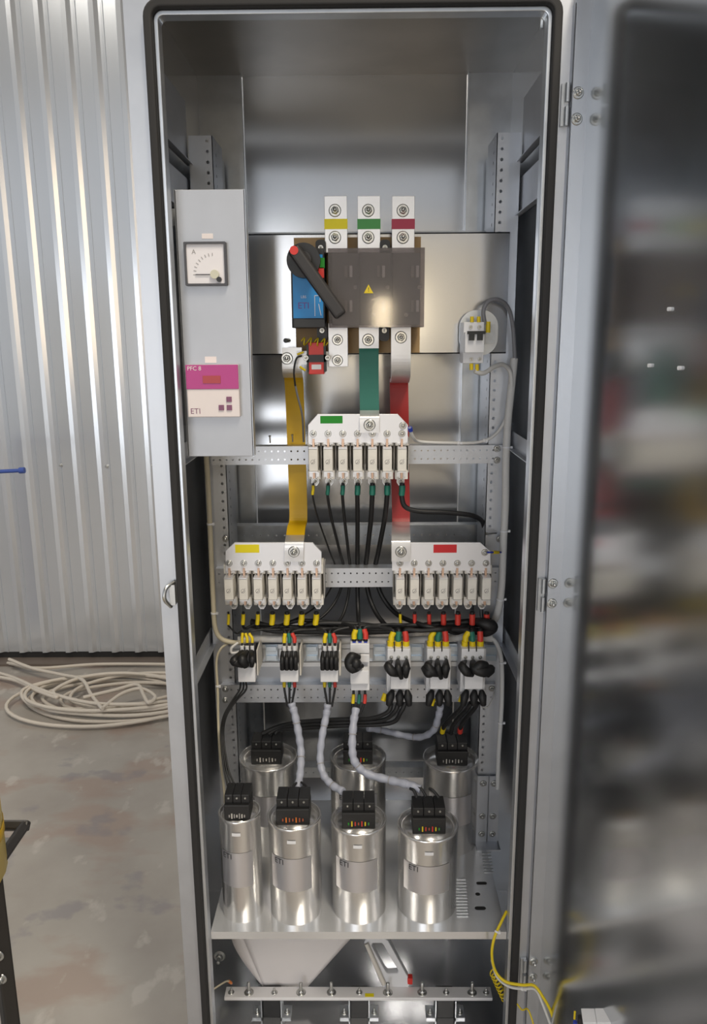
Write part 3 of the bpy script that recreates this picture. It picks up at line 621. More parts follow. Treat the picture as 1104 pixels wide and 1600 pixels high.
for i, (pc_, a, c, k) in enumerate(CONT):
    r = thing('contactor', CLAB[i], 'contactor', at(pc_, 1068, .25), 'contactors on the mounting strip')
    def bx(nm, x0, y0, x1, y1, ya, yb, mt='white_plastic', bev=.0012, par=None):
        A, B = at(x0, y0, ya), at(x1, y1, ya); q = MB(); q.box(A.x, B.x, ya, yb, B.z, A.z); return q.build(nm, mt, par or r, bevel=bev)
    if k in 'ab':
        bx('body', a+1, 1018, c-2, 1064, YC+.02, .244, 'dark_grey' if k == 'a' else 'white_plastic')
        bx('front_block', a, 1043, c, 1066, YC, YC+.022)
        bx('side_module', c+1, 1016, c+4.5, 1056, YC+.01, .244, 'cream_plastic')
        if k == 'a':
            blob(r, [(379, 1018, .18), (368, 1028, .155), (366, 1034, .15), (380, 1039, .155)], [.004, .006, .008, .006]); blob(r, [(386, 1018, .18), (378, 1030, .15), (384, 1040, .155)], [.004, .009, .007]); blob(r, [(393, 1018, .18), (394, 1030, .155), (393, 1041, .158)], [.004, .006, .004])
        else:
            for d in (4, 11, 18, 25): blob(r, [(a+d, 1019, .185), (a+d-.5, 1030, .160), (a+d, 1046, .162)], [.0030, .0042, .0042])
        for d in (7, 15, 23): 
            q = at(a+d, 1016, .185); b = MB(); b.cyl(q, q+Vector((0, 0, .008)), .0034, 10); b.build('terminal_sleeve', 'white_plastic', r)
    elif k == 'c':
        bx('body', a, 1007, c, 1077, YC+.022, .244)
        bx('top_block', a, 1006, c, 1021, YC+.008, YC+.03)
        bx('side_module', 563, 1023, c, 1035, YC+.006, YC+.03); bx('front_block', a, 1048, c-1, 1069, YC-.004, YC+.024)
        bx('terminal_block', a+1, 1068, c, 1079, YC+.006, YC+.03)
        for d in (6, 15, 24):
            q = at(a+d, 1005, YC+.016); b = MB(); b.box(q.x-.003, q.x+.003, YC+.012, YC+.02, q.z, q.z+.003); b.build('terminal_mark', 'wire_blue', r)
        blob(r, [(566, 1040, .165), (552, 1044, .150), (545, 1036, .150), (550, 1026, .152), (562, 1027, .158)], [.004, .010, .009, .009, .004]); blob(r, [(552, 1030, .150), (556, 1037, .146), (555, 1046, .155)], [.006, .010, .005])
    else:
        bx('body', a, 1014, c, 1081, YC+.022, .244)
        bx('upper_block', a+1, 1014, c-1, 1032, YC+.004, YC+.03)
        bx('front_block', a+6, 1054, c-3, 1077, YC-.006, YC+.024)
        for d in (7, 18, 30):
            bolt(r, at(a+d, 1027, YC+.004), .0022, 'screw', 0, material='mark_grey')
        for d in (6, 18, 30):
            q = at(a+d, 1008, YC+.02); b = MB(); b.cyl(q+Vector((0, 0, .008)), q-Vector((0, 0, .010)), .0062, 12); b.build('terminal_sleeve', 'yellow', r)
        for d in (11, 23):
            b = MB(); b.tube(pix([(a+d, 1003, YC+.012), (a+d+1, 1010, YC+.006), (a+d+1, 1018, YC+.002)]), .0011, 6); b.build('phase_barrier', 'black_plastic', r)
        L = [(a-1, 1041), (a+10, 1054)] if i != 5 else [(a-3, 1046), (a+8, 1056)]
        blob(r, [(a+8, 1032, .172), (a+2, 1040, .155), (a+9, 1050, .150), (a+18, 1055, .156)], [.002, .008, .0085, .004])
        if i == 5: blob(r, [(a-3, 1042, .16), (a+4, 1051, .15), (a+12, 1050, .152)], [.008, .010, .006])
        if i < 6:
            blob(r, [(a+17, 1032, .17), (a+18, 1044, .152), (a+23, 1060, .156)], [.004, .0066, .004]); blob(r, [(a+31, 1031, .17), (a+30, 1044, .152), (a+30, 1058, .156)], [.003, .0082, .004])
        else:
            blob(r, [(a+18, 1033, .166), (a+22, 1044, .152), (a+34, 1049, .150), (a+46, 1046, .158), (a+40, 1056, .16)], [.005, .010, .011, .009, .005]); blob(r, [(a+20, 1046, .15), (a+30, 1040, .15), (a+40, 1040, .155)], [.008, .010, .007])
        for j, d in enumerate((4, 16, 27)):
            b = MB(); dx = (-5, 0, 4)[j]; b.tube(pix([(a+d+5, 1079, .185), (a+d+dx*.5+4, 1088, .176), (a+d+dx+4, 1101, .180)]), [.0042, .0082, .0055], 8); b.build('terminal_boot', 'black_cable', r)
# supply cables: fuse row -> loom -> contactor ---------------------
RAD = [.0016, .0026, .0028, .0040, .0044, .0044, .0044]
SL = {'yellow': 'yellow', 'green': 'green_sleeve', 'red': 'red_sleeve'}
TOPY = {'a': 1008, 'b': 1008, 'c': 1002, 'd': 1006}
rnd = random.Random(3)
for row, j in (('yellow', 0), ('green', 1), ('red', 2)):
    for i in range(7):
        x, z = ROWS[row][i]; r = RAD[i]; a, k = CONT[i][1], CONT[i][3]
        cxp = a+((7, 18, 30) if k == 'd' else (6, 15, 24) if k == 'c' else (7, 15, 23))[j]
        fpx = lin(489, 628)[i] if row == 'green' else lin(357, 494)[i] if row == 'yellow' else lin(625, 760)[i]
        fy = 757 if row == 'green' else 958
        ys = .212; end = TOPY[k]; ly = 976+rnd.uniform(-6, 9)+(2 if row == 'green' else 0); ld = .225-.012*j+rnd.uniform(-.012, .01)
        top = [(fpx, fy-2, ys), (fpx, fy+8, ys), (fpx-.5, fy+19, ys)]
        if row == 'green':
            tx = (524, 537, 547, 558, 571, 586, 600)[i]
            if i == 6: mid = [(633, 792, .212), (655, 799, .214), (700, 801, .22), (744, 808, .235), (757, 830, .30), (757, 900, .32), (752, 955, .29), (758, 985, .24)]
            else: mid = [(fpx+(tx-fpx)*.22, 810, .226), (fpx+(tx-fpx)*.72, 860, .255), (tx, 892, .278), (tx+(cxp-tx)*.10, 930, .272), (tx+(cxp-tx)*.35, 960, .25), (tx+(cxp-tx)*.75, ly, ld)]
        else:
            mid = [(fpx+(cxp-fpx)*.06, fy+24, .22), (fpx+(cxp-fpx)*.3, ly, ld), (fpx+(cxp-fpx)*.72, ly+2, ld)]
            if abs(cxp-fpx) < 45: mid = [(fpx+(cxp-fpx)*.1, fy+22, .218), (fpx+(cxp-fpx)*.6, (fy+22+end)/2-4, .215)]
        ee = [(cxp, end-22, .196), (cxp, end-10, .190), (cxp, end+2, .188)]
        pts = top+mid+ee; N = 6*(len(pts)-1)+1
        mt = SL[row] if i > 0 else 'yellow'
        cable('power_cable', f'black cable with {"yellow" if i == 0 else row} end sleeves from {ORD[i]} {row}-row fuse to {ORD[i]} contactor', pts, r, group='black supply cables',
              sleeves=((2, 12, mt), (N-11, N-3, mt)))
# loom along the top of the contactors: black cable bundle held together
for q, (y0, yy, r) in enumerate(((980, .232, .0048), (985, .236, .0052), (978, .240, .0046))):
    cable('loom_cable', ('lower', 'thickest', 'upper')[q]+' black cable lying in the loom above the contactors', [(392, y0-8, yy+.01), (430, y0+1, yy), (500, y0+2, yy), (560, y0+3, yy), (620, y0+1, yy), (690, y0-4, yy), (745, y0-9, yy), (772, y0-8, yy+.02)], r, group='black loom cables')
b = MB(); bag = pix([(742, 970, .215), (756, 974, .205), (768, 979, .205), (758, 987, .21), (740, 986, .215)]); b.tube(spline(bag, 4), [.006+.006*math.sin(math.pi*k/16) for k in range(17)], 8)
tag(b.build('cable_boot', 'black_cable'), 'black taped cable end bulging at the right of the loom', 'cable boot')
# white flat trunking behind contactors
cable('control_cable', 'flat white control cable bundle running behind the contactor tops', [(372, 1000, .236), (420, 998, .236), (520, 1000, .238), (640, 1000, .238), (730, 995, .236), (768, 997, .236)], .0075, 'cable_white')
# contactor -> capacitor
def bundle(label, ptsets, r, mt='black_cable', group='capacitor leads', sl=None):
    for n_, pts in enumerate(ptsets):
        N = 6*(len(pts)-1)+1
        cable('capacitor_lead', label[n_] if isinstance(label, list) else label, pts, r, mt, group, sleeves=sl[n_](N) if sl else ())
three = lambda s: [f'{w} {s}' for w in ('left', 'middle', 'right')]
bundle([w+' thin black lead of three from leftmost contactor to the slim capacitor' for w in ('left', 'middle', 'right')],
       [[(376+4*k, 1064, .19), (374+5*k, 1078, .185), (362+3*k, 1096, .18), (349+2*k, 1120, .17), (345+2*k, 1150, .16), (350+3*k, 1200, .12), (356+6*k, 1230, .10), (360+7*k, 1246, .085)] for k in range(3)], .0017)
for px, base in ((452, 437), (514, 500)):
    for k, cn in enumerate(('yellow', 'green', 'red')):
        nm = 'second' if base == 437 else 'third'
        cable('capacitor_lead', f'short black lead with {cn} sleeve under the {nm} contactor', [(base+7+8*k, 1064, .195), (base+7+8*k, 1076, .19), (base+9+6*k, 1088, .187), (base+12+3*k, 1104, .185)], .0021, group='short leads under contactors', sleeves=((1, 6, SL[cn]),))
for k, cn in enumerate(('yellow', 'green', 'red')):
    cable('capacitor_lead', f'short black lead with {cn} sleeve under the fourth contactor', [(552+9*k, 1078, .19), (552+9*k, 1088, .187), (551+9*k, 1099, .184), (550+6*k, 1116, .178)], .0022, group='short leads under contactors', sleeves=((4, 13, SL[cn]),))
def wrap(label, pts, r):
    P = spline(pix(pts), 10); root = thing('spiral_wrap', label, 'cable sleeve', P[0], 'pale spiral wraps')
    b = MB(); b.tube(P, [r*(1+.10*math.sin(i*1.1)) for i in range(len(P))], 10); b.build('wrap', 'wrap', root)
    for i in range(6, len(P)-4, 9):
        d = (P[i+1]-P[i-1]).normalized(); b = MB(); b.tube([P[i]-d*.0006+d.orthogonal()*0, P[i]+d*.0006], r*1.13, 10); b.build('wrap_edge', 'mark_grey' if i % 2 else 'wrap', root)
wrap('pale spiral wrap dropping from the second contactor to a front capacitor', [(455, 1098, .185), (460, 1115, .18), (466, 1145, .17), (470, 1175, .16), (469, 1205, .13), (465, 1232, .10)], .0068)
wrap('pale spiral wrap dropping from the third contactor to a front capacitor', [(512, 1100, .185), (509, 1120, .18), (503, 1150, .165), (500, 1185, .15), (505, 1210, .13), (518, 1226, .11), (536, 1237, .09)], .0066)
wrap('pale spiral wrap from the fourth contactor across to the right front capacitor', [(556, 1107, .178), (552, 1130, .16), (550, 1165, .14), (554, 1190, .13), (572, 1208, .125), (605, 1218, .115), (635, 1225, .10), (657, 1233, .09)], .0072)
wrap('pale spiral wrap from the sixth contactor curving behind to the rear capacitor', [(688, 1102, .19), (684, 1122, .20), (676, 1142, .22), (655, 1152, .25), (625, 1148, .27), (596, 1141, .275), (574, 1138, .265)], .0062)
bundle(three('thick black lead looping left from the fifth contactor to rear capacitor'),
       [[(611+11*k, 1098, .182), (606+10*k, 1112, .18), (580+14*k, 1122+4*k, .19), (530, 1124+5*k, .21), (470, 1128+5*k, .235), (438, 1134+3*k, .25), (410+10*k, 1146, .25)] for k in range(3)], .0042)
bundle(['yellow-tipped thick lead from the rightmost contactor to the right rear capacitor', 'unmarked thick lead from the rightmost contactor to the right rear capacitor', 'red-tipped thick lead from the rightmost contactor to the right rear capacitor'],
       [[(724+11*k, 1098, .182), (718+11*k, 1108, .19), (704+12*k, 1122, .21), (694+13*k, 1134, .23), (690+14*k, 1146, .245)] for k in range(3)], .0042,
       sl=[lambda N: ((N-5, N-1, 'yellow'),), lambda N: (), lambda N: ((N-5, N-1, 'red_sleeve'),)])
for nm, px, py in (('fifth', 600, 1090), ('sixth', 675, 1097), ('seventh', 721, 1092)):
    a, c = at(px+2, py-6, .19), at(px-2, py+5, .186); b = MB(); b.cyl(a, c, .005, 12); tag(b.build('cable_sleeve', 'yellow'), f'loose yellow sleeve at the lower left of the {nm} contactor', 'sleeve', 'yellow sleeves under contactors')
# ================================================================== capacitors
def capacitor(label, px, py, w_px, Y, h, bw, dots, leads=0, ly=0, note=True):
    c = at(px, py, Y); r = (at(px+w_px/2, py, Y)-at(px-w_px/2, py, Y)).x/2
    cz = SH; ht = c.z-SH
    root = thing('capacitor', label, 'capacitor', (c.x, Y, cz), 'aluminium capacitors'); O = Vector((c.x, Y, cz))
    b = MB(); b.lathe([(r*.97, 0), (r-.001, .001), (r-.001, ht-.006), (r, ht-.004), (r, ht), (r-.0015, ht+.0012), (r-.0035, ht), (r-.004, ht-.006), (r*.80, ht-.006), (r*.78, ht-.003), (.0001, ht-.003)], O, 48); can = b.build('can', 'aluminium', root)
    # terminal block: base, three towers, screws, indicator dots
    t0 = ht-.003; d = .019; cy = Y-.002
    b = MB(); b.box(O.x-bw, O.x+bw, cy-d-.006, cy+d, cz+t0, cz+t0+.030); tb = b.build('terminal_block', 'black_plastic', root, bevel=.0012)
    for k in (-1, 0, 1):
        b = MB(); b.box(O.x+k*bw*.66-bw*.322, O.x+k*bw*.66+bw*.322, cy-d*1.0, cy+d, cz+t0+.030, cz+t0+.046); b.build('terminal_tower', 'black_plastic', tb, bevel=.0012)
        bolt(tb, (O.x+k*bw*.66, cy-d*1.0, cz+t0+.040), .0013, 'screw', 0)
    for k in range(7):
        b = MB(); x = O.x+(k-3)*bw*.2; hh = .0022+.0012*((k*5) % 3); mt = dots[k % len(dots)]
        b.box(x-.0010, x+.0010, cy-d-.0072, cy-d-.0058, cz+t0+.010-hh, cz+t0+.010+hh); b.build('terminal_slot', mt, tb)
    # label film wrapped around the front, lettering on it
    rl = r-.0007; a0, a1 = math.radians(-145), math.radians(-48); zt, zb = ht*.70, ht*.36; n = 16; vs = []
    for z in (zb, zt):
        for k in range(n+1): a = a0+(a1-a0)*k/n; vs.append((O.x+rl*math.cos(a), O.y+rl*math.sin(a), cz+z))
    b = MB(); b.add(vs, [(k, k+1, n+2+k, n+1+k) for k in range(n)], True); lb = b.build('label_film', 'label_film', can)
    rt = r-.0003; ac = math.radians(-122); b = MB(); text(b, 'ETI', .0145, lambda u, v: (O.x+rt*math.cos(ac+u/rt), O.y+rt*math.sin(ac+u/rt), cz+zt-.008+v)); b.build('lettering', 'print_black', can)
    if note:
        am = math.radians(-92); hw = .0075/rt; vs = []
        for z in (ht-.026, ht-.020):
            for k in range(5): a = am-hw+2*hw*k/4; vs.append((O.x+rt*math.cos(a), O.y+rt*math.sin(a), cz+z))
        b = MB(); b.add(vs, [(k, k+1, 6+k, 5+k) for k in range(4)], True); b.build('paper_tag', 'white_plastic', can)
    return root
GREY = ['mark_grey', 'holder']; OR_ = ['indicator_orange', 'orange', 'indicator_orange']; MIX = ['sticker_green', 'yellow', 'red_sleeve', 'indicator_orange', 'red_sleeve', 'yellow', 'tape_green']
capacitor('slim aluminium capacitor can at the front left corner of shelf', 374, 1266, 66, .066, .18, .0215, GREY)
capacitor('front aluminium capacitor with orange marks on its terminal block', 459.5, 1272, 84, .070, .18, .0285, OR_)
capacitor('front middle aluminium capacitor with red and green terminal marks', 560, 1278, 87, .074, .18, .0285, MIX)
capacitor('large front right aluminium capacitor beside the louvred shelf edge', 668, 1286, 95, .080, .17, .0285, MIX)
capacitor('rear left aluminium capacitor behind the slim front can', 418.5, 1181, 90, .262, .17, .0295, GREY, note=False)
capacitor('rear middle aluminium capacitor half hidden by pale spiral wrap', 559, 1181, 88, .262, .17, .0285, MIX, note=False)
capacitor('rear right aluminium capacitor under the red-tipped leads', 704, 1183, 87, .262, .17, .0295, GREY, note=False)
# lead stubs at the front right block
for k, (x, y) in enumerate(((640, 1232), (652, 1230), (670, 1232))):
    cable('capacitor_lead', f'{("left", "middle", "right")[k]} short black lead stub entering the front right capacitor terminals', [(x, y, .09), (x+6, y+3, .085), (x+11+2*k, y+14, .08)], .0026, group='stubs at the front right capacitor')
for k, (x, y) in enumerate(((463, 1223), (470, 1222))):
    cable('capacitor_lead', f'{("left", "right")[k]} short black lead stub entering the front capacitor with orange marks', [(x, y, .10), (x-6+14*k, y+7, .09), (x-8+18*k, y+18, .08)], .0020, group='stubs at the orange-marked capacitor')
# ================================================================== control cables on the sides
cable('control_cable', 'cream cable bundle running down the left post and turning right', [(322, 712, .20), (325, 760, .22), (329, 850, .225), (333, 940, .225), (336, 980, .225), (346, 998, .222), (366, 1004, .22), (392, 1002, .235)], .0046, 'cable_cream', ties=(10, 20))
cable('control_cable', 'thin cream cable dropping behind the slim front capacitor', [(356, 1005, .222), (344, 1015, .22), (338, 1035, .22), (340, 1080, .215), (341, 1130, .20), (344, 1185, .16), (350, 1232, .12), (352, 1262, .115)], .0024, 'cable_cream', ties=(17,))
cable('control_cable', 'small white cable loop beside the leftmost contactor', [(372, 1004, .20), (362, 1012, .195), (362, 1020, .195), (374, 1018, .195), (381, 1008, .20)], .0024, 'cable_white')
cable('control_cable', 'thick white cable bundle tied along the right post', [(803, 560, .25), (798, 610, .245), (793, 660, .24), (790, 720, .235), (789, 790, .235), (786, 850, .235), (783, 920, .235), (776, 960, .24), (762, 988, .245)], .0068, 'cable_white', ties=(16, 28, 38))
cable('control_cable', 'grey cable looping over from breaker top to the right post', [(757, 507, .20), (755, 485, .20), (764, 470, .205), (780, 469, .215), (794, 482, .235), (801, 512, .245), (804, 562, .247)], .0036, 'cable_grey')
cable('control_cable', 'white cable arching from breaker bottom into the right bundle', [(741, 580, .19), (755, 583, .195), (772, 573, .21), (786, 570, .225), (797, 582, .24), (799, 615, .243)], .0040, 'cable_white')
cable('control_cable', 'thin white cable with blue tip lying on the upper rail', [(640, 668, .186), (645, 683, .20), (656, 690, .225), (700, 692, .235), (745, 691, .238), (772, 680, .24), (789, 655, .243), (794, 625, .243)], .0028, 'cable_white', sleeves=((0, 3, 'wire_blue'),), ties=(20, 26))
cable('control_cable', 'short wire with blue and yellow tips at the red-marked plate', [(759, 863, .186), (766, 863, .19), (774, 863, .20), (782, 863, .22)], .0019, 'wire_blue', sleeves=((9, 16, 'yellow'),))
cable('control_cable', 'white cable curving down the right post beside the rightmost contactor', [(762, 994, .235), (774, 1003, .235), (782, 1025, .235), (784, 1060, .235), (783, 1110, .235), (779, 1170, .24), (777, 1232, .25)], .0042, 'cable_white', ties=(14, 26))
cable('control_cable', 'very thin white wire curving under the rightmost contactor', [(752, 1106, .19), (762, 1104, .20), (769, 1092, .215), (772, 1078, .235)], .0013, 'cable_white')
b = MB(); b.cyl(at(761, 834, .235), at(775, 833, .25), .0016, 8); b.cyl(at(759, 834, .233), at(761, 834, .235), .0026, 8); tag(b.build('long_screw', 'steel_bolt'), 'long bright screw sticking out beside the right post', 'screw')
for k, (px, py) in enumerate(((422, 686), (457, 684))):
    b = MB(); q = at(px, py+6, .25); b.cyl(q, q+Vector((0, -.004, .012)), .0013, 8); b.cyl(q+Vector((0, -.004, .012)), q+Vector((0, -.0045, .0135)), .0022, 8)
    tag(b.build('pointed_screw', 'steel_bolt'), ('left', 'right')[k]+' small screw tip standing up from the upper rail', 'screw', 'screw tips on the upper rail')
b = MB(); q = at(452, 532, .25); b.cyl(q, q+Vector((-.004, -.016, 0)), .002, 8); b.cyl(q+Vector((-.004, -.016, 0)), q+Vector((-.005, -.02, 0)), .004, 10); tag(b.build('mounting_bolt', 'steel_bolt'), 'small bolt projecting from plate left of red transformer', 'bolt')
# ================================================================== bottom compartment
YP = .115
q0, q1 = at(350, 1559, YP), at(769, 1564, YP)
gb = thing('grounding_bar', 'long white tinned grounding bar with studs and yellow sticker', 'busbar', ((q0.x+q1.x)/2, YP, q1.z))
b = MB(); b.box(q0.x, q1.x, YP, YP+.026, q1.z, q1.z+.007); b.build('bar', 'bar_tin', gb, bevel=.0008)
zt = q1.z+.007
for px, big in ((359, 0), (387, 1), (427, 0), (469, 1), (517, 1), (561, 0), (606, 1), (660, 1), (698, 0), (739, 1), (761, 0)):
    x = at(px, 1548, YP).x; bolt(gb, (x, YP+.012, zt), .0062 if big else .0042, 'stud_bolt', .016 if big else .005, axis=(0, 0, 1))
x = at(577, 1553, YP).x; b = MB(); b.box(x-.0085, x+.0085, YP+.002, YP+.010, zt, zt+.0004); b.build('sticker', 'sticker_yellow', gb)
for k, px in enumerate((426, 561, 694)):
    x = at(px, 1580, YP+.02).x
    r = thing('bar_insulator', ('left', 'middle', 'right')[k]+' black standoff insulator with steel brackets under the grounding bar', 'insulator', (x, YP+.02, FLOORZ), 'standoff insulators')
    b = MB(); b.box(x-.0165, x+.0165, YP+.004, YP+.036, FLOORZ+.0, q1.z); b.build('insulator_body', 'black_plastic', r, bevel=.001)
    for s in (-1, 1):
        b = MB(); b.box(x+s*.018, x+s*.037, YP, YP+.03, FLOORZ, FLOORZ+.004); b.box(x+s*.018, x+s*.020, YP, YP+.03, FLOORZ, q1.z-.001); b.build('bracket', 'zinc', r)
        bolt(r, (x+s*.029, YP+.012, FLOORZ+.004), .004, 'bolt', .005, axis=(0, 0, 1))
# curled white sheet
b = MB(); nu, nv = 16, 10; vs = []
A, B, C_, D = at(374, 1452, .130), at(560, 1452, .150), at(480, 1542, .152), at(412, 1542, .148)
for i in range(nu+1):
    for j in range(nv+1):
        u, v = i/nu, j/nv; p = (A*(1-u)+B*u)*(1-v)+(D*(1-u)+C_*u)*v; p.y += -.02*math.sin(math.pi*u)*(1-v); vs.append(p)
b.add(vs, [(i*(nv+1)+j, (i+1)*(nv+1)+j, (i+1)*(nv+1)+j+1, i*(nv+1)+j+1) for i in range(nu) for j in range(nv)], True)
ring = []; K = 16                                   # edge rolled back on itself at the left
for k in range(K):
    a = math.radians(-90-k*16)
    for j in range(nv+1):
        v = j/nv; rad = .004+.034*math.sin(math.pi*(.15+.85*v)); base = A*(1-v)+D*v
        ring.append(base+Vector((rad*math.cos(a), rad+rad*math.sin(a), -.010*(k/K)*(1-v))))
b.add(ring, [(k*(nv+1)+j, (k+1)*(nv+1)+j, (k+1)*(nv+1)+j+1, k*(nv+1)+j+1) for k in range(K-1) for j in range(nv)], True)
sh = b.build('paper_sheet', 'paper'); md = sh.modifiers.new('thickness', 'SOLIDIFY'); md.thickness = .0006
tag(sh, 'large curled white sheet tucked under the capacitor shelf', 'sheet')
# fuse puller handle
fpz = thing('fuse_puller', 'white plastic fuse puller handle leaning behind the grounding bar', 'fuse puller', at(620, 1545, .17))
O2 = [(568, 1474), (572, 1466), (598, 1465), (606, 1470), (642, 1536), (636, 1545), (600, 1545), (594, 1538)]
I2 = [(580, 1478), (582, 1474), (596, 1474), (599, 1477), (622, 1517), (621, 1521), (606, 1522), (602, 1518)]
def lean(px, py, off=0): return at(px, py, .16-.02*(py-1465)/80+off)
b = MB(); n = 8; vs = [lean(*q) for q in O2]+[lean(*q) for q in I2]+[lean(*q)+Vector((0, .016, 0)) for q in O2]+[lean(*q)+Vector((0, .016, 0)) for q in I2]
fs = []
for i in range(n):
    j = (i+1) % n; fs += [(i, j, n+j, n+i), (2*n+i, 3*n+i, 3*n+j, 2*n+j), (i, 2*n+i, 2*n+j, j), (n+i, n+j, 3*n+j, 3*n+i)]
b.add(vs, fs); b.build('handle_frame', 'white_plastic', fpz, bevel=.002, seg=2)
b = MB(); e0, e1 = lean(572, 1474, -.002), lean(600, 1538, -.002); b.tube([e0, e1], .0045, 8); b.build('grip_edge', 'cream_plastic', fpz)
b = MB(); e0 = lean(640, 1530, .004); b.obox(e0, (.005, 0, 0), (0, .006, 0), (0, 0, .007)); b.build('release_button', 'red_plastic', fpz, bevel=.001)
# small items at the lower corners
bolt(None, at(343, 1494, .2), .008, 'nut_bolt', .01); tag(bpy.data.objects[[o.name for o in bpy.data.objects if o.name.startswith('nut_bolt')][0]], 'bright hexagon bolt on the inner left wall below the shelf', 'bolt')
cable('ground_wire', 'thin cream wire with orange tip at left end of grounding bar', [(333, 1546, .06), (345, 1538, .08), (355, 1533, .10), (361, 1536, .115)], .0016, 'cable_cream', sleeves=((14, 19, 'orange'),), cat='wire')
cable('ground_wire', 'yellow and green ground wire sweeping from shelf to the door', [(791, 1424, .02), (783, 1440, .005), (772, 1465, -.01), (768, 1492, -.015), (774, 1518, -.02), (790, 1534, -.03), (815, 1539, -.04), (834, 1540, -.05), (848, 1558, -.06), (860, 1580, -.065), (870, 1612, -.07)], .0024, 'yellow', cat='wire', ties=(10,))
cable('ground_wire', 'white cable running alongside the yellow ground wire', [(768, 1500, -.008), (776, 1526, -.016), (794, 1541, -.027), (816, 1545, -.037), (836, 1546, -.047), (848, 1570, -.057), (862, 1608, -.067)], .0023, 'cable_white', cat='wire', ties=(18,))
pts = []
for k in range(90):
    tt = k/89; ang = tt*2*math.pi*8; q = at(769+tt*20, 1518+tt*44, .03); pts.append(q+Vector((.005*math.cos(ang), .006*math.sin(ang), .003*math.cos(ang))))
b = MB(); b.tube(pts, .0013, 6); b.tube(spline(pix([(789, 1562, .03), (797, 1573, .01), (806, 1568, -.01), (815, 1578, -.02), (824, 1577, -.03), (832, 1597, -.04), (834, 1612, -.045)])), .0014, 6)
tag(b.build('coiled_wire', 'yellow'), 'springy coiled yellow wire at the right end of grounding bar', 'wire')
# white connector by the door
cn = thing('connector_block', 'small white connector block at the foot of the door', 'connector', at(935, 1605, -.24))
for k, px in enumerate((922, 944)):
    q = at(px, 1597, -.24-.01*k); b = MB(); b.obox(q, Vector((.0085, -.003, .003)), (.002, .012, 0), (-.003, 0, .011)); b.build('connector_shell', 'white_plastic', cn, bevel=.001)
q = at(906, 1598, -.235); b = MB(); b.cyl(q, q+Vector((0, 0, .01)), .004, 10); b.build('plug_pin', 'black_plastic', cn)
q = at(897, 1592, -.23); b = MB(); b.cyl(q, q+Vector((0, 0, .012)), .0015, 8); b.build('wire_tip', 'yellow', cn)
q = at(898, 1600, -.23); b = MB(); b.cyl(q-Vector((0, 0, .004)), q+Vector((0, 0, .004)), .003, 8); b.build('wire_tip', 'wire_blue', cn)
# ================================================================== outside the cabinet
# cable coil on the floor
rc = random.Random(11); cc = atz(178, 1093, .012); pts = []
for k in range(112):
    t = k/14.0*2*math.pi; lay = k/112; turn = int(k/14); jx = (.0, .05, -.04, .09, .02, -.06, .10, .0)[turn % 8]; jr = (1, .93, 1.04, .8, .97, .88, .72, 1.0)[turn % 8]
    pts.append(Vector((cc.x+jx+.40*jr*math.cos(t+.12*math.sin(t*.31))+rc.uniform(-.008, .008), cc.y+.02*math.sin(t*.23)+.215*jr*math.sin(t)+.03*math.cos(t*.5)+rc.uniform(-.006, .006), .009+.05*lay+.008*math.sin(t*1.3+1))))
b = MB(); b.tube(spline(pts, 3), .0082, 6)
tag(b.build('cable_coil', 'coil_white'), 'loose coil of off-white cable lying on floor by wall', 'cable coil')
STR = (('single off-white cable strand crossing over the middle of floor coil', [(-60, 1040, .012), (10, 1055, .03), (70, 1080, .07), (140, 1098, .08), (215, 1100, .08), (262, 1096, .06), (330, 1090, .02)]),
       ('off-white cable strand lying along the wall behind the coil', [(12, 1036, .012), (60, 1044, .03), (150, 1038, .02), (262, 1038, .02), (340, 1040, .012)]),
       ('off-white cable end rising to a point left of the coil', [(14, 1030, .06), (50, 1044, .05), (95, 1054, .06), (128, 1062, .08), (142, 1085, .08), (160, 1108, .08)]),
       ('small off-white cable loop on top of the coil at right', [(160, 1106, .085), (190, 1084, .09), (220, 1076, .09), (242, 1088, .09), (232, 1098, .09), (224, 1086, .09), (214, 1070, .09), (180, 1078, .085), (130, 1090, .085)]),
       ('off-white cable strand entering from the left over the coil', [(-50, 1052, .012), (20, 1062, .03), (60, 1080, .06), (90, 1090, .075), (85, 1078, .075), (130, 1058, .075), (200, 1052, .07), (290, 1062, .03)]))
for lb, q in STR:
    b = MB(); b.tube(spline([atz(*p) for p in q]), .0082, 6); tag(b.build('loose_cable', 'coil_white'), lb, 'cable')
# blue clamp bar at the wall
b = MB(); a, c = at(-160, 745, 2.0), at(34, 735, 2.0); b.tube([a, c-(c-a)*.04, c], [.008, .008, .006], 10); b.tube([c-(c-a).normalized()*.01, c+(c-a).normalized()*.012], .0125, 10)
b.obox(a, (.02, 0, 0), (0, .02, 0), (0, 0, .02)); b.tube([a+Vector((0, 0, -.0)), Vector((a.x, a.y, .0))], .018, 10)
tag(b.build('blue_lever', 'blue_paint'), 'blue lever bar reaching in at left edge before corrugated wall', 'lever')
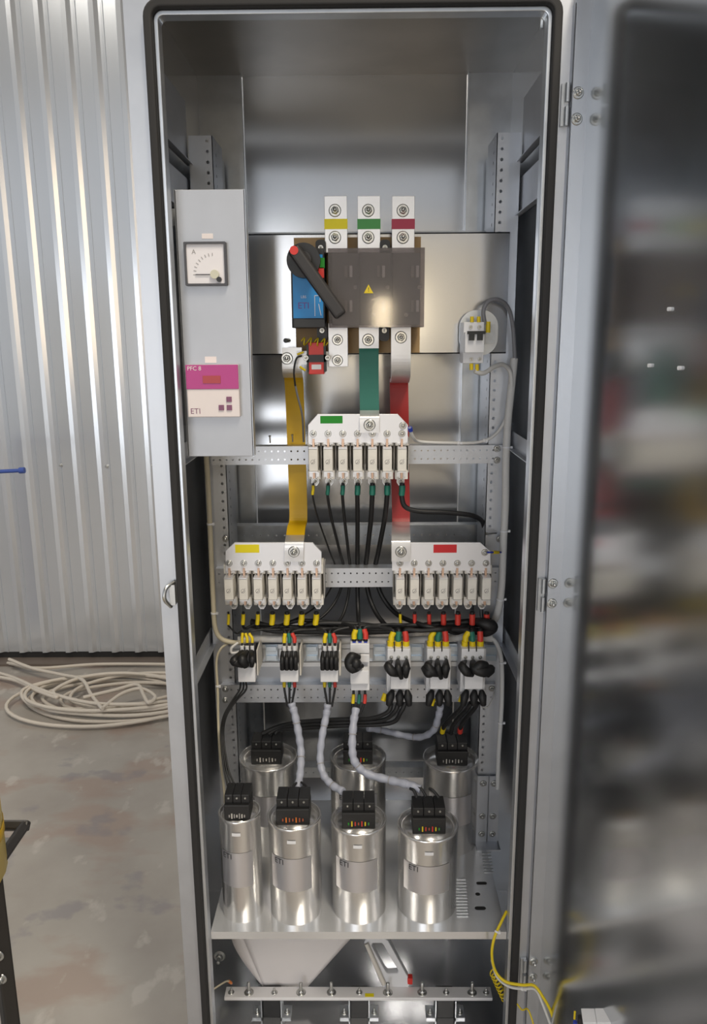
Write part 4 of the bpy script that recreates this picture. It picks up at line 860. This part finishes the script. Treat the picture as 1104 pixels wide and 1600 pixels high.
# trolley at the lower left
tk = at(38, 1290, -.05); TX, TZ = tk.x, tk.z
tr_ = thing('trolley', 'black steel tube trolley at the lower left edge', 'trolley', (TX-.25, -.30, 0))
def bar(nm, p, q, r=.0075):
    b = MB(); b.obox((Vector(p)+Vector(q))/2, (Vector(q)-Vector(p))/2, *(lambda d: (d.orthogonal().normalized()*r, d.cross(d.orthogonal()).normalized()*r))((Vector(q)-Vector(p)).normalized())); b.build(nm, 'trolley_black', tr_, bevel=.003)
bar('top_rail', (TX, -.05, TZ), (TX, -.55, TZ)); bar('top_rail', (TX-.5, -.05, TZ), (TX-.5, -.55, TZ)); bar('top_rail', (TX+.0075, -.05, TZ), (TX-.5, -.05, TZ)); bar('top_rail', (TX, -.55, TZ), (TX-.5, -.55, TZ))
for x in (TX, TX-.5):
    for y in (-.16, -.50): bar('leg', (x, y, TZ-.0075), (x, y, .05), .011); b = MB(); b.cyl((x-.012, y, .04), (x+.012, y, .04), .04, 18); b.build('castor', 'rubber', tr_)
b = MB(); b.box(TX-.49, TX-.012, -.54, -.06, .30, .306); b.build('tray', 'zinc_dull', tr_)
b = MB(); b.box(TX-.49, TX-.012, -.54, -.06, TZ-.02, TZ-.014); b.build('tray', 'zinc_dull', tr_)
for zz in (TZ-.13, TZ-.17, TZ-.30): bolt(tr_, (TX+.0, -.172, zz), .006, 'bolt', .004)
# yellow canister on the trolley
cx0 = at(14, 1250, -.12).x
r = thing('canister', 'yellow plastic canister standing on the trolley at left edge', 'canister', (cx0-.11, -.17, TZ-.014))
b = MB(); b.lathe([(.0001, 0), (.105, 0), (.11, .006), (.11, .23), (.10, .255), (.05, .27), (.03, .275), (.03, .28)], (cx0-.11, -.17, TZ-.014), 32); b.build('canister_body', 'can_yellow', r)
b = MB(); b.cyl((cx0-.11, -.17, TZ+.264), (cx0-.11, -.17, TZ+.29), .034, 20); b.build('cap', 'black_plastic', r)
b = MB(); b.lathe([(.1105, .06), (.1115, .062), (.1115, .075), (.1105, .077)], (cx0-.11, -.17, TZ-.014), 32); b.build('band', 'bar_yellow', r)
